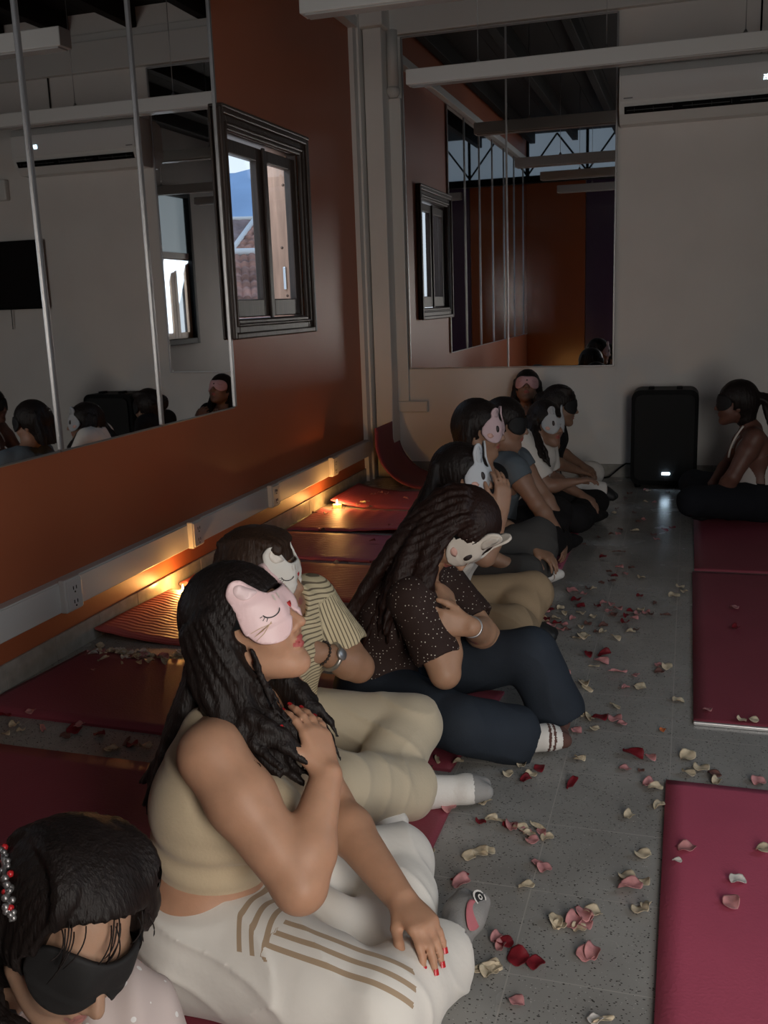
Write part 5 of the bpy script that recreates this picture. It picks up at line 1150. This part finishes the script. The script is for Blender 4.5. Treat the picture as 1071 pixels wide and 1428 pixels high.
raw7 = """280,188,P,1.4 370,180,C 405,52,R 300,225,R,1.2 320,250,R 185,245,O 235,258,C 250,278,C 175,275,P 180,305,R 200,330,P,1.2 215,298,C 235,345,P 255,325,P 315,335,C 320,280,C,1.4 365,292,C 345,320,D 330,375,C,1.5 305,378,C 385,352,D 405,358,C 455,378,C 410,238,P 440,245,P 385,252,R 465,262,P 520,270,R 545,285,P 580,275,P 495,320,R,1.2 540,345,D 480,30,D 455,130,R 560,135,C 440,150,D 690,210,C,1.3 735,192,C 715,172,C 555,208,R 500,120,P 430,110,D 345,445,R 410,448,R,1.4 395,475,P,1.5 375,492,C 470,515,P,1.3 540,530,P 210,440,W 190,525,C 205,535,C 255,520,P 330,565,C,1.3 340,580,C 500,580,P 560,578,C,1.3 630,488,P 665,493,C,1.2 640,515,D 705,630,C,1.3 265,630,C,1.4 275,650,C 460,655,C 350,700,C,1.5 330,690,C 400,705,R,1.5 455,705,P,1.3 480,725,P 370,745,C 300,755,P 645,750,O,.7 520,850,R,1.4 595,862,P 745,858,C,1.4 310,865,C 110,825,P 80,897,C 150,908,R,1.2 25,925,C 120,930,C 95,955,R 280,968,R,1.3 500,908,P 560,912,D,.5 800,905,C,1.5 755,930,C 850,930,D 865,962,C 590,970,P,1.3 620,985,C 1030,960,P,1.3 935,255,P 940,340,R 830,670,P 965,708,C 1010,710,C 470,95,P 520,95,D 400,155,D 425,270,P 500,290,R 530,300,P 560,265,C 600,285,D 450,285,D 285,300,P 225,318,R 265,345,D 160,290,C 195,268,R 350,182,D 330,200,P 615,238,D 655,285,D 520,355,C 240,600,D 410,330,D"""
raw8 = """470,3,C 160,200,R 190,195,C 215,195,C 170,140,C,1.2 60,158,P 260,220,P 290,225,C 335,212,C 350,235,P 310,240,C 320,260,P 368,250,C 630,185,C,1.2 728,150,C 160,300,C,1.2 180,292,C 360,350,P,1.2 310,408,C 90,378,R 95,400,P,1.3 620,375,C,1.2 640,410,P,1.5 680,395,C 670,305,C,1.2 690,470,C 665,480,C 480,495,P,1.3 520,490,C,1.2 395,515,C,1.2 455,525,P,1.3 490,530,P 210,575,P 240,590,R,1.2 285,635,R,1.2 330,652,R 165,670,C,1.4 205,660,C,1.2 515,625,P,1.2 495,620,P 275,775,P 550,830,C 520,832,W 820,285,P,1.2 785,325,W,.6 970,385,W 955,460,P,1.3 1055,290,C,1.3 125,310,C 340,335,P 415,530,C 500,505,P 470,540,C 300,230,P 245,215,R 185,680,C 225,600,P"""
rawS = "275,930,C 335,935,P 280,855,P 95,975,D 75,1000,C 205,1000,D 270,1045,P 120,1110,D 205,1115,C 100,1140,P 400,1110,R 350,1175,P 450,1100,R 330,1145,D 300,860,C 420,870,D 150,905,D 230,1060,D 60,1140,D 180,880,D"
rawP = "20,1015,C,1.3 8,1026,C 105,1020,R,1.3 112,1013,P 140,1026,R,1.2 160,1046,C 42,995,P 5,1000,R,1.3 30,1020,C 60,1018,P 90,1028,D 185,1040,R 205,1044,C 150,1047,C 178,1035,D 170,926,C,.7 130,936,P,.7 490,690,C 500,705,C 515,708,C 521,690,P 530,688,P 565,696,P 545,733,P 440,716,D 455,718,D 450,741,D 520,755,R 520,785,R 470,786,C 560,787,P 430,712,D 505,702,C 512,700,C 480,965,R,1.2 490,973,C 472,970,R 500,966,R 590,1080,P,1.3 578,1086,P,1.2 600,1077,D 583,1092,R 595,1090,C 540,690,P 552,752,D 610,1060,C 655,1030,P 640,1065,C 752,792,C 770,800,R 760,868,C 665,900,D 820,735,D 835,750,D 812,760,D 860,770,D 600,1190,C 672,1120,C"
MATZ = [(-2.34, -.58, .93, 1.68), (-2.3, -.58, 1.76, 2.385), (-2.34, -.605, 2.58, 3.19), (-2.345, -.6, 3.36, 3.95), (-2.345, -.6, 4.06, 4.67), (-2.34, -.58, 4.75, 5.33), (-2.34, -.58, 5.4, 6.0), (-2.3, -.6, 6.08, 6.68), (-.025, .6, .85, 2.63), (.05, .67, 3.045, 4.84), (.06, .68, 4.88, 6.7)]
def zone(p):
    x, y = p[0], p[1]
    for i, (a, b, c, d) in enumerate(MATZ):
        if a < x < b and c < y < d:
            if i == 8: return 'on the bright pink mat at lower right'
            if i == 9: return 'on the wine red mat right of the aisle'
            if i == 10: return 'on the dark mat under the ponytail woman'
            if i < 3: return 'on the dark pink mats at left, beside the tank top woman'
            if x > -.95: return 'on the mat ends beside the seated row'
            return 'on the red mats behind the seated row near the candles'
    if x < -.9: return 'in the gap between the mats at left' if not (3.1 < y < 3.4) else 'in the pile between two mats before the near candle'
    if y < 2.0: return 'on the tiles in front, beside the animal face sock'
    if y < 2.62: return 'on the tiles beside the white and grey sock'
    if y < 3.25: return 'on the tiles beside the brown striped sock'
    if y < 4.3: return 'in the thick scatter beside the khaki knees'
    return 'on the dim tiles toward the loudspeaker'
RP = np.random.RandomState(21)
def put_petal(px, py, key, s=1.0, z=None):
    p = atz(px, py, 0.0); on = any(a < p[0] < b and c < p[1] < d for a, b, c, d in MATZ)
    zz = .0015+(TH+.0015 if on else 0)
    if on and p[0] < -1.5 and p[1] > 3.3: zz += .012
    p = atz(px, py, zz); o = bpy.data.objects.new('rose_petal', PETALS[key][RP.choice([0, 0, 1, 1, 2, 2, 3])]); C.objects.link(o)
    o.location = p; o.rotation_euler = (RP.normal(0, .12), RP.normal(0, .12), RP.uniform(0, 6.3)); k = s*RP.uniform(.85, 1.15); o.scale = (k, k, k)
    zn = zone(p); o.location.z += .0025
    tag(o, '%s rose petal %s' % (PC[key][0], zn), 'petal', '%s petals %s' % (PC[key][0], zn))
for raw, fn in ((raw7, c7), (raw8, c8), (rawS, cs), (rawP, lambda x, y: (x, y))):
    for it in raw.split():
        q = it.split(','); put_petal(*fn(float(q[0]), float(q[1])), q[2], float(q[3]) if len(q) > 3 else 1.0)
for k in range(46):
    u = RP.rand(); put_petal(122+138*u+RP.normal(0, 2), 907+12*u**.5+RP.normal(0, 4), RP.choice(['C', 'C', 'C', 'W', 'C', 'P']), RP.uniform(.9, 1.25))
# ------------------------------------------------------------------ light, world, camera
w = bpy.data.worlds.new('daylight'); SC.world = w; w.use_nodes = True; nt = w.node_tree
bg = nt.nodes['Background']
tc = nt.nodes.new('ShaderNodeTexCoord'); sx = nt.nodes.new('ShaderNodeSeparateXYZ'); nt.links.new(tc.outputs['Generated'], sx.inputs[0])
rp = nt.nodes.new('ShaderNodeValToRGB'); rp.color_ramp.elements[0].color = (.78, .84, .92, 1); rp.color_ramp.elements[1].color = (.42, .58, .85, 1); rp.color_ramp.elements[1].position = .8
nt.links.new(sx.outputs['Z'], rp.inputs['Fac']); nt.links.new(rp.outputs['Color'], bg.inputs['Color']); bg.inputs['Strength'].default_value = 1.35
def area(name, loc, target, sx_, sy_, power, col, spread=math.pi):
    l = bpy.data.lights.new(name, 'AREA'); l.shape = 'RECTANGLE'; l.size = sx_; l.size_y = sy_; l.energy = power; l.color = col; l.spread = spread
    o = bpy.data.objects.new(name, l); C.objects.link(o); o.location = loc
    o.rotation_euler = (Vector(target)-Vector(loc)).to_track_quat('-Z', 'Y').to_euler(); return o
# daylight through the wooden window in the right wall (area lamp standing outside the panes)
area('daylight_right_window', (XR+.13, (RY0+RY1)/2, (RZ0+ZM)/2), (-.5, 2.4, .7), .8, 1.05, 13, (.75, .87, 1.0), math.radians(150))
# key light added in the made-up rear doorway, behind and right of the camera
area('added_key_light', (DX0/2+DX1/2, YR-.1, 1.25), (-.5, 2.4, .9), .8, 1.6, 37, (1.0, .94, .86), math.radians(150))
# daylight through the clerestory above the partition
area('daylight_clerestory', ((XL+XR)/2+.6, YR+.05, 3.42), (-.2, 2.4, .0), 3.0, .5, 5, (.9, .95, 1), math.radians(130))
# sky light reaching the left window
area('daylight_left_window', (XL-.55, 5.3, 2.75), (XL+.3, 5.6, 1.6), 1.0, .6, 18, (.75, .87, 1))
cam = bpy.data.cameras.new('camera'); co = bpy.data.objects.new('camera', cam); C.objects.link(co)
cam.sensor_fit = 'VERTICAL'; cam.sensor_height = 24; cam.sensor_width = 18; cam.lens = FPX/1428*24; cam.clip_start = .02; cam.clip_end = 600
M4 = Matrix(((CR[0], -CD[0], -CF[0], 0), (CR[1], -CD[1], -CF[1], 0), (CR[2], -CD[2], -CF[2], CH), (0, 0, 0, 1)))
co.matrix_world = M4; SC.camera = co
SC.view_settings.view_transform = 'Standard'; SC.view_settings.look = 'None'; SC.view_settings.exposure = 0; SC.view_settings.gamma = 1
SC.cycles.use_denoising = True; SC.cycles.max_bounces = 10; SC.cycles.glossy_bounces = 6; SC.cycles.caustics_reflective = False; SC.cycles.caustics_refractive = False
SC.cycles.sample_clamp_indirect = 4
